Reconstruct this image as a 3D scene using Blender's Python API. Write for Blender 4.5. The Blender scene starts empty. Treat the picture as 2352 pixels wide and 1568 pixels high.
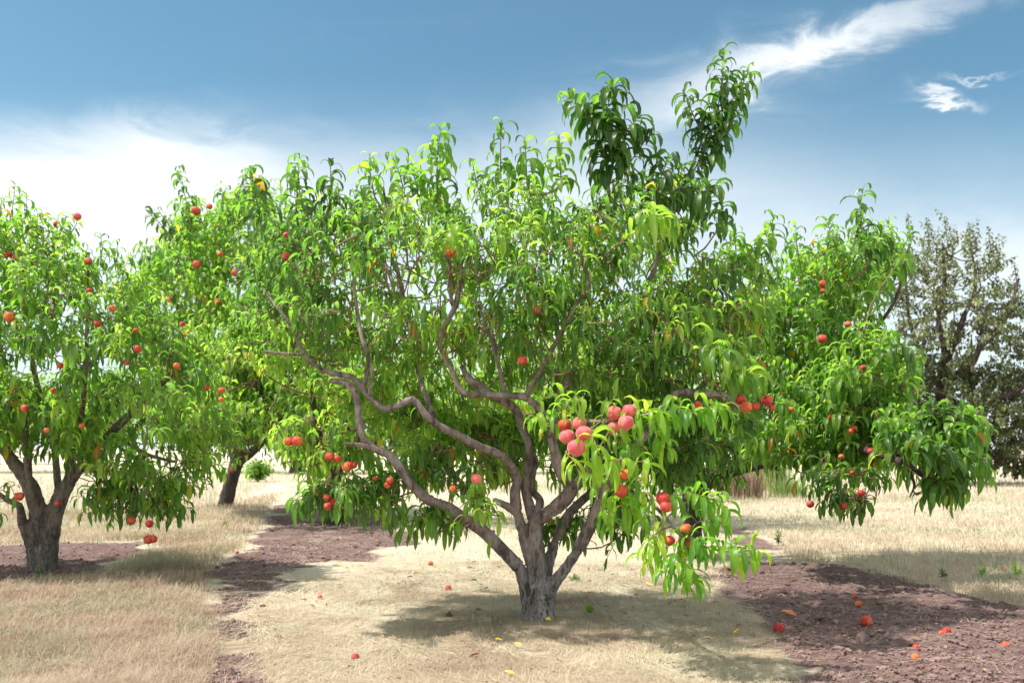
import bpy, math, random
import numpy as np
R = math.radians
rng = np.random.default_rng(7)
random.seed(7)
C = bpy.context.scene.collection
scene = bpy.context.scene

# ------------------------------------------------------------------ camera
CAM_H, F, HOR = 1.1, 2037.0, 1030.0          # camera height, focal length and horizon row for a 2352 wide picture
cam_d = bpy.data.cameras.new('camera')
cam = bpy.data.objects.new('camera', cam_d); C.objects.link(cam)
cam.location = (0, 0, CAM_H); cam.rotation_euler = (R(90), 0, 0)
cam_d.sensor_width = 36; cam_d.lens = 36 * F / 2352
cam_d.shift_y = (HOR - 784) / 2352
cam_d.clip_end = 2000; cam_d.clip_start = 0.05
cam_d.dof.use_dof = True; cam_d.dof.focus_distance = 5.3; cam_d.dof.aperture_fstop = 3.4
scene.camera = cam

# ------------------------------------------------------------------ light
SUN_EL, SUN_AZ = 60.0, -98.0                 # azimuth: degrees from +Y (away from camera) towards +X
SUN_STR, SKY_STR, CLOUD = 4.2, 0.10, 6.3
scene.view_settings.view_transform = 'Standard'
scene.view_settings.look = 'None'
scene.view_settings.gamma = 1
scene.view_settings.exposure = 0.88
sd = bpy.data.lights.new('sun', 'SUN'); sd.energy = SUN_STR; sd.angle = R(1.2); sd.color = (1, .955, .88)
sun = bpy.data.objects.new('sun', sd); C.objects.link(sun)
from mathutils import Vector
sv = Vector((math.sin(R(SUN_AZ)) * math.cos(R(SUN_EL)), math.cos(R(SUN_AZ)) * math.cos(R(SUN_EL)), math.sin(R(SUN_EL))))
sun.rotation_euler = sv.to_track_quat('Z', 'Y').to_euler()

w = bpy.data.worlds.new('World'); scene.world = w; w.use_nodes = True
nt = w.node_tree; nt.nodes.clear()
def N(tree, typ, **kw):
    n = tree.nodes.new(typ)
    for k, v in kw.items():
        if k.startswith('i_'): n.inputs[int(k[2:]) if k[2:].isdigit() else k[2:].replace('_', ' ')].default_value = v
        else: setattr(n, k, v)
    return n
def M(tree, op, a, b=None, c=None, clamp=False):
    n = tree.nodes.new('ShaderNodeMath'); n.operation = op; n.use_clamp = clamp
    for i, v in enumerate((a, b, c)):
        if v is None: continue
        if isinstance(v, (int, float)): n.inputs[i].default_value = v
        else: tree.links.new(v, n.inputs[i])
    return n.outputs[0]
def mixc(tree, f, a, b, mode='MIX'):
    n = tree.nodes.new('ShaderNodeMix'); n.data_type = 'RGBA'; n.blend_type = mode
    for i, v in ((0, f), (6, a), (7, b)):
        if isinstance(v, (int, float)): n.inputs[i].default_value = v
        elif isinstance(v, tuple): n.inputs[i].default_value = (*v, 1) if len(v) == 3 else v
        else: tree.links.new(v, n.inputs[i])
    return n.outputs[2]
def smooth(tree, x, a, b):
    n = tree.nodes.new('ShaderNodeMapRange'); n.interpolation_type = 'SMOOTHSTEP'
    tree.links.new(x, n.inputs[0]); n.inputs[1].default_value = a; n.inputs[2].default_value = b
    return n.outputs[0]
def noise(tree, vec, scale, detail=5, rough=.55, dist=0.0):
    n = tree.nodes.new('ShaderNodeTexNoise'); n.inputs['Scale'].default_value = scale
    n.inputs['Detail'].default_value = detail; n.inputs['Roughness'].default_value = rough
    n.inputs['Distortion'].default_value = dist
    if vec is not None: tree.links.new(vec, n.inputs['Vector'])
    return n.outputs[0]
def mapping(tree, vec, scale=(1, 1, 1), rot=(0, 0, 0)):
    n = tree.nodes.new('ShaderNodeMapping'); n.inputs['Scale'].default_value = scale; n.inputs['Rotation'].default_value = rot
    tree.links.new(vec, n.inputs[0]); return n.outputs[0]

def build_world():
    t = nt
    out = N(t, 'ShaderNodeOutputWorld'); bg = N(t, 'ShaderNodeBackground'); bg.inputs[1].default_value = SKY_STR
    sky = N(t, 'ShaderNodeTexSky'); sky.sky_type = 'NISHITA'; sky.sun_disc = False
    sky.sun_elevation = R(SUN_EL); sky.sun_rotation = R(SUN_AZ)
    sky.air_density = 1.0; sky.dust_density = 0.6; sky.ozone_density = 1.6
    tc = N(t, 'ShaderNodeTexCoord'); g = tc.outputs['Generated']
    sx = N(t, 'ShaderNodeSeparateXYZ'); t.links.new(g, sx.inputs[0])
    y = M(t, 'MAXIMUM', M(t, 'ABSOLUTE', sx.outputs[1]), .05)
    u = M(t, 'DIVIDE', sx.outputs[0], y); v = M(t, 'DIVIDE', sx.outputs[2], y)
    nA = noise(t, mapping(t, g, (1, 1, 1.6)), 5.0, 7, .6, .4)
    nB = noise(t, mapping(t, g, (1.2, 1, 3.2), (0, R(18), 0)), 9.0, 8, .62, .8)
    nC = noise(t, mapping(t, g, (1, 1, 2)), 26.0, 5, .6, .3)
    du = M(t, 'MULTIPLY', M(t, 'SUBTRACT', nA, .5), .16); dv = M(t, 'MULTIPLY', M(t, 'SUBTRACT', nB, .5), .11)
    uu = M(t, 'ADD', u, du); vv = M(t, 'ADD', v, dv)
    def blob(px, py, sx_, sy_, rot, amp):
        u0 = (px - 1176) / F; v0 = (HOR - py) / F; c, s = math.cos(R(rot)), math.sin(R(rot))
        a = M(t, 'SUBTRACT', uu, u0); b = M(t, 'SUBTRACT', vv, v0)
        p = M(t, 'DIVIDE', M(t, 'ADD', M(t, 'MULTIPLY', a, c), M(t, 'MULTIPLY', b, s)), sx_ / F)
        q = M(t, 'DIVIDE', M(t, 'SUBTRACT', M(t, 'MULTIPLY', b, c), M(t, 'MULTIPLY', a, s)), sy_ / F)
        d = M(t, 'ADD', M(t, 'MULTIPLY', p, p), M(t, 'MULTIPLY', q, q))
        return M(t, 'MULTIPLY', M(t, 'EXPONENT', M(t, 'MULTIPLY', d, -1.0)), amp)
    fs = [blob(230, 460, 450, 145, 3, 1.0), blob(390, 340, 170, 55, -18, .35), blob(0, 500, 330, 130, 0, .5),
          blob(1640, 190, 360, 90, 14, .55), blob(1830, 140, 210, 40, 20, .60), blob(2090, 60, 270, 42, 14, .62),
          blob(2190, 222, 62, 13, -4, 1.0), blob(2255, 178, 80, 8, 4, .6), blob(1250, 430, 560, 130, 0, .40),
          blob(2150, 600, 420, 80, 0, .30), blob(900, 60, 500, 30, 5, .10)]
    tot = fs[0]
    for f_ in fs[1:]: tot = M(t, 'ADD', tot, f_)
    tex = M(t, 'ADD', M(t, 'MULTIPLY', nB, .6), M(t, 'ADD', M(t, 'MULTIPLY', nC, .2), .30))
    tot = M(t, 'MULTIPLY', tot, tex)
    veil = M(t, 'MULTIPLY', M(t, 'SUBTRACT', 1.0, smooth(t, v, .12, .47)), M(t, 'ADD', .34, M(t, 'MULTIPLY', nA, .6)))
    tot = M(t, 'ADD', tot, veil)
    fac = smooth(t, tot, .0, 1.0)
    # unseen bright broken cloud, added overhead and behind the viewpoint to raise fill light
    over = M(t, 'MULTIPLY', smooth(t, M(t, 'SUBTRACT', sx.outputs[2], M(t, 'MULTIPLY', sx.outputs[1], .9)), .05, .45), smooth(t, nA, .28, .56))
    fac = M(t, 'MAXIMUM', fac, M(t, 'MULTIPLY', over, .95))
    tint = mixc(t, 1.0, sky.outputs[0], (.63, .85, .78), 'MULTIPLY')
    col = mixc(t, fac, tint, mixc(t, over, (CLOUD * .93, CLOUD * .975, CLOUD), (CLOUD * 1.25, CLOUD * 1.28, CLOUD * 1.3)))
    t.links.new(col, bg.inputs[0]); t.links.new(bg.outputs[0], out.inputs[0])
build_world()

# ------------------------------------------------------------------ helpers
def P(px, py, Y):                              # a point at distance Y along the viewing direction
    return np.array(((px - 1176) / F * Y, Y, CAM_H + (HOR - py) / F * Y))
def G(px, py):                                 # the ground point seen at a picture place
    Y = CAM_H * F / (py - HOR)
    return np.array(((px - 1176) / F * Y, Y, 0.0))
def toPix(p):
    p = np.atleast_2d(p); Y = np.maximum(p[:, 1], .01)
    return p[:, 0] / Y * F + 1176, HOR - (p[:, 2] - CAM_H) / Y * F
def norm(a):
    return a / np.maximum(np.linalg.norm(a, axis=-1, keepdims=True), 1e-9)

def tag(o, label=None, cat=None, group=None, kind=None):
    for k, v in (('label', label), ('category', cat), ('group', group), ('kind', kind)):
        if v: o[k] = v
    return o
def empty(name, loc, label, cat, group=None):
    o = bpy.data.objects.new(name, None); C.objects.link(o); o.location = loc
    o.empty_display_size = .2
    return tag(o, label, cat, group)
def mesh_np(name, V, faces, mat, parent=None, attrs=None, smooth_=True, loop_total=None):
    """faces: (n,4) or (n,3) int array, or (flat, sizes)"""
    me = bpy.data.meshes.new(name)
    V = np.asarray(V, np.float32)
    if parent is not None:
        V = V - np.array(world_loc(parent), np.float32)
    if isinstance(faces, tuple): flat, sizes = faces
    else:
        faces = np.asarray(faces, np.int32); flat = faces.ravel(); sizes = np.full(len(faces), faces.shape[1], np.int32)
    me.vertices.add(len(V)); me.vertices.foreach_set('co', V.ravel())
    me.loops.add(len(flat)); me.loops.foreach_set('vertex_index', flat.astype(np.int32))
    me.polygons.add(len(sizes))
    me.polygons.foreach_set('loop_start', np.concatenate(([0], np.cumsum(sizes)[:-1])).astype(np.int32))
    me.polygons.foreach_set('loop_total', sizes.astype(np.int32))
    me.polygons.foreach_set('use_smooth', np.full(len(sizes), smooth_))
    me.update(calc_edges=True)
    if attrs:
        for k, a in attrs.items():
            at = me.attributes.new(k, 'FLOAT', 'POINT'); at.data.foreach_set('value', np.asarray(a, np.float32))
    me.materials.append(mat)
    o = bpy.data.objects.new(name, me); C.objects.link(o)
    if parent is not None: o.parent = parent
    return o
def world_loc(o):
    l = Vector(o.location)
    while o.parent: o = o.parent; l = l + o.location
    return l

class Buf:
    def __init__(s): s.V = []; s.F = []; s.n = 0; s.A = []
    def add(s, V, Fq, A=None):
        s.V.append(V); s.F.append(Fq + s.n); s.n += len(V)
        s.A.append(np.zeros(len(V)) if A is None else A)
    def build(s, name, mat, parent=None, attr=None):
        if not s.V: return None
        V = np.concatenate(s.V); Fq = np.concatenate(s.F)
        return mesh_np(name, V, Fq, mat, parent, {attr: np.concatenate(s.A)} if attr else None)

def spline(pts, rad, step):
    pts = np.asarray(pts, float); rad = np.asarray(rad, float)
    n = len(pts)
    if n < 3:
        k = max(2, int(np.linalg.norm(pts[-1] - pts[0]) / step) + 1); t = np.linspace(0, 1, k)[:, None]
        return pts[0] * (1 - t) + pts[-1] * t, rad[0] * (1 - t[:, 0]) + rad[-1] * t[:, 0]
    ext = np.vstack((2 * pts[0] - pts[1], pts, 2 * pts[-1] - pts[-2]))
    O, Rr = [], []
    for i in range(n - 1):
        a, b, c, d = ext[i:i + 4]
        k = max(1, int(np.linalg.norm(c - b) / step + .5))
        for j in range(k):
            t = j / k
            O.append(.5 * ((2 * b) + (-a + c) * t + (2 * a - 5 * b + 4 * c - d) * t * t + (-a + 3 * b - 3 * c + d) * t ** 3))
            Rr.append(rad[i] * (1 - t) + rad[i + 1] * t)
    O.append(pts[-1]); Rr.append(rad[-1])
    return np.array(O), np.array(Rr)
def tube(buf, pts, rad, step=.03, ns=10, bump=.08, closed=True):
    p, r = spline(pts, rad, step)
    n = len(p)
    T = norm(np.gradient(p, axis=0))
    up = np.array((0, 0, 1.)) if abs(T[0][2]) < .9 else np.array((1., 0, 0))
    Nn = np.zeros_like(p); v = norm(np.cross(T[0], up)); Nn[0] = v
    for i in range(1, n):
        v = v - T[i] * np.dot(v, T[i]); v = v / max(np.linalg.norm(v), 1e-9); Nn[i] = v
    B = np.cross(T, Nn)
    a = np.arange(ns) / ns * 2 * math.pi
    ph = rng.random(4) * 6.28
    L = np.arange(n)[:, None] * step
    rr = r[:, None] * (1 + bump * (np.sin(a * 2 + ph[0] + L * 7) * .5 + np.sin(a * 3 + ph[1] - L * 11) * .35 + np.sin(L * 23 + ph[2]) * .35 + rng.normal(0, .35, (n, ns))))
    V = p[:, None, :] + (Nn[:, None, :] * np.cos(a)[None, :, None] + B[:, None, :] * np.sin(a)[None, :, None]) * rr[..., None]
    V = V.reshape(-1, 3)
    i = np.arange(n - 1)[:, None] * ns; j = np.arange(ns)[None, :]; j2 = (j + 1) % ns
    Fq = np.stack((i + j, i + j2, i + ns + j2, i + ns + j), -1).reshape(-1, 4)
    if closed:
        c0, c1 = len(V), len(V) + 1
        V = np.vstack((V, p[0] - T[0] * r[0] * .5, p[-1] + T[-1] * r[-1] * .6))
        jj = np.arange(ns); k2 = (jj + 1) % ns
        e = (n - 1) * ns
        # end caps as degenerate-free quads (two sides at a time)
        h = np.arange(0, ns, 2)
        Fq = np.vstack((Fq, np.stack((np.full(len(h), c0), (h + 2) % ns, h + 1, h), -1), np.stack((np.full(len(h), c1), e + h, e + h + 1, e + (h + 2) % ns), -1)))
    buf.add(V, Fq)
    return p

# ------------------------------------------------------------------ materials
def new_mat(name):
    m = bpy.data.materials.new(name); m.use_nodes = True; t = m.node_tree; t.nodes.clear()
    o = N(t, 'ShaderNodeOutputMaterial'); return m, t, o
def attr(t, name):
    n = N(t, 'ShaderNodeAttribute'); n.attribute_name = name; return n.outputs['Fac']
def ramp(t, f, stops, interp='LINEAR'):
    n = N(t, 'ShaderNodeValToRGB'); cr = n.color_ramp; cr.interpolation = interp
    while len(cr.elements) > len(stops): cr.elements.remove(cr.elements[-1])
    while len(cr.elements) < len(stops): cr.elements.new(1)
    for e, (p, c) in zip(cr.elements, stops): e.position = p; e.color = (*c, 1)
    t.links.new(f, n.inputs[0]); return n.outputs[0]
def bump(t, h, strength, dist):
    n = N(t, 'ShaderNodeBump'); n.inputs['Strength'].default_value = strength; n.inputs['Distance'].default_value = dist
    t.links.new(h, n.inputs['Height']); return n.outputs[0]

def leaf_material(name, stops, trans=.64, gloss=.38, tr_gain=(1.85, 2.1, .95)):
    m, t, o = new_mat(name)
    lv = attr(t, 'tone'); mid = attr(t, 'mid')
    col = ramp(t, lv, stops)
    geo = N(t, 'ShaderNodeNewGeometry'); 
    nz = noise(t, geo.outputs['Position'], 60, 3)
    col = mixc(t, M(t, 'MULTIPLY', nz, .35), col, mixc(t, 1.0, col, (.55, .6, .5), 'MULTIPLY'))
    rib = M(t, 'SUBTRACT', 1.0, smooth(t, mid, .0, .16))
    col = mixc(t, M(t, 'MULTIPLY', rib, .45), col, (.30, .42, .12))
    back = mixc(t, .35, col, (.22, .32, .15))
    col2 = mixc(t, M(t, 'MULTIPLY', geo.outputs['Backfacing'], .8), col, back)
    b = N(t, 'ShaderNodeBsdfPrincipled'); b.inputs['Roughness'].default_value = gloss
    b.inputs['Specular IOR Level'].default_value = .5
    t.links.new(col2, b.inputs['Base Color'])
    tr = N(t, 'ShaderNodeBsdfTranslucent'); t.links.new(mixc(t, 1.0, col, tr_gain, 'MULTIPLY'), tr.inputs[0])
    bm_ = bump(t, M(t, 'ADD', mid, M(t, 'MULTIPLY', nz, .3)), .25, .004); t.links.new(bm_, b.inputs['Normal'])
    mx = N(t, 'ShaderNodeMixShader'); mx.inputs[0].default_value = trans
    t.links.new(b.outputs[0], mx.inputs[1]); t.links.new(tr.outputs[0], mx.inputs[2]); t.links.new(mx.outputs[0], o.inputs[0])
    return m
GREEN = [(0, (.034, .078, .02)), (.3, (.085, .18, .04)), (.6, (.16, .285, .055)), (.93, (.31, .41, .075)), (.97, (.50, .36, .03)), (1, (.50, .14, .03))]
BRIGHT = [(0, (.09, .22, .03)), (.4, (.16, .32, .04)), (.8, (.28, .43, .05)), (.96, (.42, .46, .06)), (1, (.60, .42, .04))]
DARK = [(0, (.03, .075, .02)), (.6, (.06, .14, .03)), (1, (.13, .22, .05))]
OLIVE = [(0, (.075, .09, .03)), (.6, (.15, .175, .06)), (1, (.27, .29, .12))]
M_LEAF = leaf_material('leaf_green', GREEN)
M_LEAFB = leaf_material('leaf_light_green', BRIGHT)
M_LEAFD = leaf_material('leaf_dark_green', DARK, .35)
M_OLIVE = leaf_material('leaf_grey_green', OLIVE, .25, .5, (1.2, 1.3, .9))

def bark_material(name, lo, hi, moss=(.25, .25, .22), g0=(.075, .072, .072), g1=(.29, .28, .275)):
    m, t, o = new_mat(name)
    tc = N(t, 'ShaderNodeTexCoord'); v = tc.outputs['Object']
    n1 = noise(t, mapping(t, v, (1, 1, .35)), 22, 6, .65, .5); n2 = noise(t, v, 5, 4)
    n3 = noise(t, mapping(t, v, (1, 1, .2)), 70, 4, .7)
    c = ramp(t, n1, [(.36, lo), (.62, hi)])
    c = mixc(t, smooth(t, n2, .52, .72), c, moss)
    c = mixc(t, M(t, 'MULTIPLY', M(t, 'SUBTRACT', 1.0, smooth(t, n3, .28, .42)), .75), c, (lo[0] * .3, lo[1] * .3, lo[2] * .3))
    # lower trunk: dark cracked, greyer bark
    sp = N(t, 'ShaderNodeSeparateXYZ'); t.links.new(v, sp.inputs[0])
    lz = M(t, 'SUBTRACT', 1.0, smooth(t, M(t, 'ADD', sp.outputs[2], M(t, 'MULTIPLY', n2, .5)), .45, .95))
    c = mixc(t, M(t, 'MULTIPLY', lz, .75), c, ramp(t, n1, [(.35, g0), (.62, g1)]))
    n4 = noise(t, mapping(t, v, (1, 1, .28)), 42, 5, .75, 1.2)
    low = M(t, 'MULTIPLY', lz, smooth(t, n4, .50, .60))
    c = mixc(t, M(t, 'MULTIPLY', low, .85), c, (.028, .026, .028))
    b = N(t, 'ShaderNodeBsdfPrincipled'); b.inputs['Roughness'].default_value = .85
    b.inputs['Specular IOR Level'].default_value = .25
    t.links.new(c, b.inputs['Base Color'])
    t.links.new(bump(t, M(t, 'ADD', n1, M(t, 'MULTIPLY', n3, .5)), .9, .02), b.inputs['Normal'])
    t.links.new(b.outputs[0], o.inputs[0]); return m
M_BARK = bark_material('peach_bark', (.075, .054, .050), (.30, .235, .215), (.36, .33, .31))
M_BARKL = bark_material('old_bark', (.07, .058, .05), (.24, .20, .175), (.22, .20, .17), (.05, .045, .04), (.19, .165, .145))
M_BARKD = bark_material('dark_bark', (.032, .022, .02), (.09, .065, .058), (.06, .05, .045), (.025, .02, .018), (.08, .062, .055))
def simple(name, col, rough=.8, col2=None, scale=20, trans=0):
    m, t, o = new_mat(name)
    tc = N(t, 'ShaderNodeTexCoord'); nz = noise(t, tc.outputs['Object'], scale, 4)
    c = ramp(t, nz, [(.3, col), (.7, col2 or tuple(x * 1.3 for x in col))])
    b = N(t, 'ShaderNodeBsdfPrincipled'); b.inputs['Roughness'].default_value = rough; t.links.new(c, b.inputs['Base Color'])
    t.links.new(b.outputs[0], o.inputs[0]); return m
M_TWIG = simple('twig_bark', (.13, .07, .045), .7, (.24, .15, .09), 30)
M_STEM = simple('stem_wood', (.10, .07, .04), .8)

def peach_material(name, a, b_, c_, split=.5, fuzz=.5):
    m, t, o = new_mat(name)
    tc = N(t, 'ShaderNodeTexCoord'); v = tc.outputs['Object']
    oi = N(t, 'ShaderNodeObjectInfo')
    off = N(t, 'ShaderNodeVectorMath'); off.operation = 'ADD'; t.links.new(v, off.inputs[0])
    cmb = N(t, 'ShaderNodeCombineXYZ'); t.links.new(M(t, 'MULTIPLY', oi.outputs['Random'], 9.0), cmb.inputs[0]); t.links.new(cmb.outputs[0], off.inputs[1])
    n1 = noise(t, off.outputs[0], 14, 3, .5, .6); n2 = noise(t, off.outputs[0], 260, 4, .7)
    c = ramp(t, n1, [(.30, c_), (split - .06, b_), (split + .12, a)])
    sxx = N(t, 'ShaderNodeSeparateXYZ'); t.links.new(v, sxx.inputs[0])
    cheek = smooth(t, M(t, 'ADD', sxx.outputs[0], M(t, 'MULTIPLY', M(t, 'SUBTRACT', n1, .5), .06)), .020, .042)
    c = mixc(t, M(t, 'MULTIPLY', cheek, .75), c, c_)
    n5 = noise(t, off.outputs[0], 90, 2, .5)
    c = mixc(t, M(t, 'MULTIPLY', smooth(t, n5, .66, .74), .5), c, (a[0] * .4, a[1] * .4, a[2] * .4))
    c = mixc(t, M(t, 'MULTIPLY', n2, .35), c, (a[0], a[1] * .6, a[2] * .6))
    b = N(t, 'ShaderNodeBsdfPrincipled'); b.inputs['Roughness'].default_value = .62
    b.inputs['Subsurface Weight'].default_value = .08; b.inputs['Subsurface Scale'].default_value = .01
    b.inputs['Sheen Weight'].default_value = fuzz; b.inputs['Sheen Roughness'].default_value = .45
    b.inputs['Sheen Tint'].default_value = (1, .8, .75, 1)
    t.links.new(c, b.inputs['Base Color']); t.links.new(bump(t, n2, .15, .001), b.inputs['Normal'])
    t.links.new(b.outputs[0], o.inputs[0]); return m
M_PINK = peach_material('peach_skin_pink', (.58, .065, .09), (.66, .11, .11), (.74, .25, .17), .42, .6)
M_RED = peach_material('peach_skin_red', (.34, .012, .014), (.52, .045, .02), (.66, .20, .04), .46, .12)
M_ORANGE = peach_material('peach_skin_orange', (.45, .035, .015), (.62, .11, .025), (.75, .30, .05), .50, .15)

# ------------------------------------------------------------------ leaves
class Leaves:
    """collects single leaves: base, direction, length, width, droop, tone"""
    def __init__(s): s.rows = []
    def add(s, base, d, L, W, droop, tone, roll): s.rows.append((*base, *d, L, W, droop, tone, roll))
    def arr(s): return np.array(s.rows)
def build_leaves(A, nseg):
    n = len(A)
    p = A[:, 0:3].copy(); d = norm(A[:, 3:6]); L = A[:, 6]; W = A[:, 7]; dr = A[:, 8]; tone = A[:, 9]; roll = A[:, 10]
    up = np.tile((0, 0, 1.), (n, 1)); s = np.cross(d, up); bad = np.linalg.norm(s, axis=1) < .2
    s[bad] = (1, 0, 0); s = norm(s)
    nr = np.cross(s, d)
    s = norm(s * np.cos(roll)[:, None] + nr * np.sin(roll)[:, None])
    t = np.linspace(0, 1, nseg + 1)
    prof = (t ** .75) * ((1 - t) ** .8); prof = prof / prof.max(); prof[0] = .07
    prof[-1] = .02
    V = np.zeros((n, nseg + 1, 3, 3)); fold = rng.uniform(.15, .6, n)
    side = rng.normal(0, .8, n); curl = rng.uniform(.0, .85, n) * dr / 2
    for k in range(nseg + 1):
        nn = norm(np.cross(s, d))
        hw = (W * .5 * prof[k])[:, None]
        wav = (rng.normal(0, .10, n))[:, None]
        V[:, k, 1] = p
        V[:, k, 0] = p - s * hw + nn * hw * (fold[:, None] + wav)
        V[:, k, 2] = p + s * hw + nn * hw * (fold[:, None] - wav)
        p = p + d * (L / nseg)[:, None]
        g = dr / nseg * (0.12 + 1.9 * (k + 1) / nseg)
        d = norm(d + np.stack((side * .3 / nseg * s[:, 0], side * .3 / nseg * s[:, 1], -g), -1))
        s = norm(s - d * np.sum(s * d, 1)[:, None]); n3 = np.cross(s, d)
        ca = (curl / nseg * (.5 + k / nseg))[:, None]; d = norm(d * np.cos(ca) - n3 * np.sin(ca))
    nv = (nseg + 1) * 3
    base = (np.arange(n) * nv)[:, None, None]
    k = np.arange(nseg)[None, :, None] * 3
    a = np.array([[0, 1, 4, 3], [1, 2, 5, 4]])
    Fq = (base[..., None] + k[..., None] + a[None, None]).reshape(-1, 4)
    mid = np.tile(np.array([1, 0, 1.]), n * (nseg + 1))
    return V.reshape(-1, 3), Fq, np.repeat(tone, nv), mid

def shoot(LV, tw, pts, nleaf, L=.15, W=.032, tone=(.2, .75), droop=(2.0, 4.6), r0=.0035, start=.12, ang=(50, 88), step=.04):
    """a twig with leaves spiralling round it, arching down under their own weight"""
    if tw is not None: tube(tw, pts, [r0] + [r0 * .75] * (len(pts) - 2) + [r0 * .4], step=.06, ns=6, bump=.05, closed=False)
    p, _ = spline(pts, [1] * len(pts), .02)
    T = norm(np.gradient(p, axis=0)); n = len(p)
    ph = rng.random() * 6.28
    tn = rng.uniform(*tone)
    for i in range(nleaf):
        f = start + (1 - start) * (i + rng.random() * .5) / nleaf
        k = min(n - 1, int(f * (n - 1))); t = T[k]
        up = np.array((0, 0, 1.)) if abs(t[2]) < .85 else np.array((1., 0, 0))
        a_ = norm(np.cross(t, up)); b_ = np.cross(t, a_)
        az = ph + i * 2.4 + rng.normal(0, .3); el = R(rng.uniform(*ang)) * (1 - .45 * max(0, f - .75) / .25)
        d = t * math.cos(el) + (a_ * math.cos(az) + b_ * math.sin(az)) * math.sin(el)
        sz = rng.uniform(.55, 1.15) * (1 - .35 * max(0, f - .8) / .2)
        LV.add(p[k], d, L * sz, W * sz * rng.uniform(.8, 1.2), rng.uniform(*droop), min(.9, max(0, tn + rng.normal(0, .16))) if rng.random() > .009 else rng.uniform(.95, 1), rng.normal(0, .35))

def poly_dist(x, y, poly):
    """signed distance, positive inside"""
    poly = np.asarray(poly, float); inside = np.zeros(len(x), bool); dmin = np.full(len(x), 1e9)
    n = len(poly)
    for i in range(n):
        x1, y1 = poly[i]; x2, y2 = poly[(i + 1) % n]
        c = ((y1 > y) != (y2 > y)) & (x < (x2 - x1) * (y - y1) / (y2 - y1 + 1e-12) + x1); inside ^= c
        dx, dy = x2 - x1, y2 - y1; t = np.clip(((x - x1) * dx + (y - y1) * dy) / (dx * dx + dy * dy + 1e-12), 0, 1)
        dmin = np.minimum(dmin, np.hypot(x - x1 - t * dx, y - y1 - t * dy))
    return np.where(inside, dmin, -dmin)

def crown_shoots(LV, tw, nodes, poly, n, Y0, thick, seed_dir=.55, Ls=(.25, .5), nleaf=18, leafL=.15, leafW=.032, tone=(.15, .75), edge_px=170, lean=(0, 0, 0), pad=18, droopy=0.0, r_link=.006, tonefn=None, yshift=None):
    """fill a crown volume with leafy shoots, every shoot joined to the nearest wood"""
    poly = np.asarray(poly, float); lo, hi = poly.min(0), poly.max(0); cx, cy = poly.mean(0)
    got = []
    while len(got) < n:
        q = rng.uniform(lo, hi, (400, 2)); d = poly_dist(q[:, 0], q[:, 1], poly)
        for (a, b), dd in zip(q, d):
            if dd > pad: got.append((a, b, dd))
            if len(got) >= n: break
    bases = []
    for a, b, dd in got:
        T_ = thick * min(1, (dd / edge_px)) ** .5
        Y = Y0 + rng.uniform(-1, 1) * T_ + (yshift(a, b) if yshift else 0)
        bases.append((P(a, b, Y), a, b))
    bases = sorted(bases, key=lambda e: np.min(np.linalg.norm(nodes_arr(nodes) - e[0], axis=1)))
    ctr = P(cx, cy, Y0)
    for pt, a, b in bases:
        arr = nodes_arr(nodes)
        k = np.argmin(np.linalg.norm((arr - pt) * (1, 1, .8), axis=1) + np.where(arr[:, 2] > pt[2], .25, 0))
        q = arr[k]
        out = norm(pt - ctr)
        d = norm(out * .7 + np.array((0, 0, seed_dir)) + rng.normal(0, .38, 3) + np.array(lean))
        if droopy and rng.random() < droopy: d = norm(np.array((d[0] * 1.3, d[1] * 1.3, -.15)))
        L = rng.uniform(*Ls)
        base = pt - d * L * .5
        if np.linalg.norm(q - base) > .04:
            m = (q + base) / 2 + rng.normal(0, .04, 3) + (0, 0, -.03)
            if tw is not None: tube(tw, [q, m, base], [r_link, r_link * .8, r_link * .62], step=.07, ns=6, bump=.06, closed=False)
            nodes.append(m); nodes.append(base)
        tip = base + d * L; mid = (base + tip) / 2 + rng.normal(0, .02, 3)
        if droopy: tip = tip - (0, 0, .06)
        nodes.append(mid)
        tn = tonefn(a, b) if tonefn else tone
        shoot(LV, tw, [base, mid, tip], int(nleaf * rng.uniform(.8, 1.2)), leafL, leafW, tn)
def nodes_arr(nodes): return np.array(nodes)

def clear_view(A, lines, spots, radius_line=9, reach=.9):
    """prune leaves crowding the bare limbs and the fruit on the side that faces the open alley"""
    mid = A[:, 0:3] + A[:, 3:6] * (A[:, 6] * .35)[:, None] + np.stack((0 * A[:, 6], 0 * A[:, 6], -A[:, 6] * .25), -1)
    x, y = toPix(mid); Y = mid[:, 1]; keep = np.ones(len(A), bool)
    for (px, py, YY, rad) in spots:
        keep &= ~((np.hypot(x - px, (y - py)) < rad) & (Y < YY + .03))
    for pts, rad in lines:
        for a, b in zip(pts[:-1], pts[1:]):
            dx, dy = b[0] - a[0], b[1] - a[1]; t = np.clip(((x - a[0]) * dx + (y - a[1]) * dy) / (dx * dx + dy * dy), 0, 1)
            d = np.hypot(x - a[0] - t * dx, y - a[1] - t * dy)
            YY = a[2] + (b[2] - a[2]) * t
            keep &= ~((d < rad) & (Y < YY + .02))
    return A[keep]
def leaves_object(name, A, mat, parent, nseg=6):
    V, Fq, tone, mid = build_leaves(A, nseg)
    return mesh_np(name, V, Fq, mat, parent, {'tone': tone, 'mid': mid})

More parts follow.
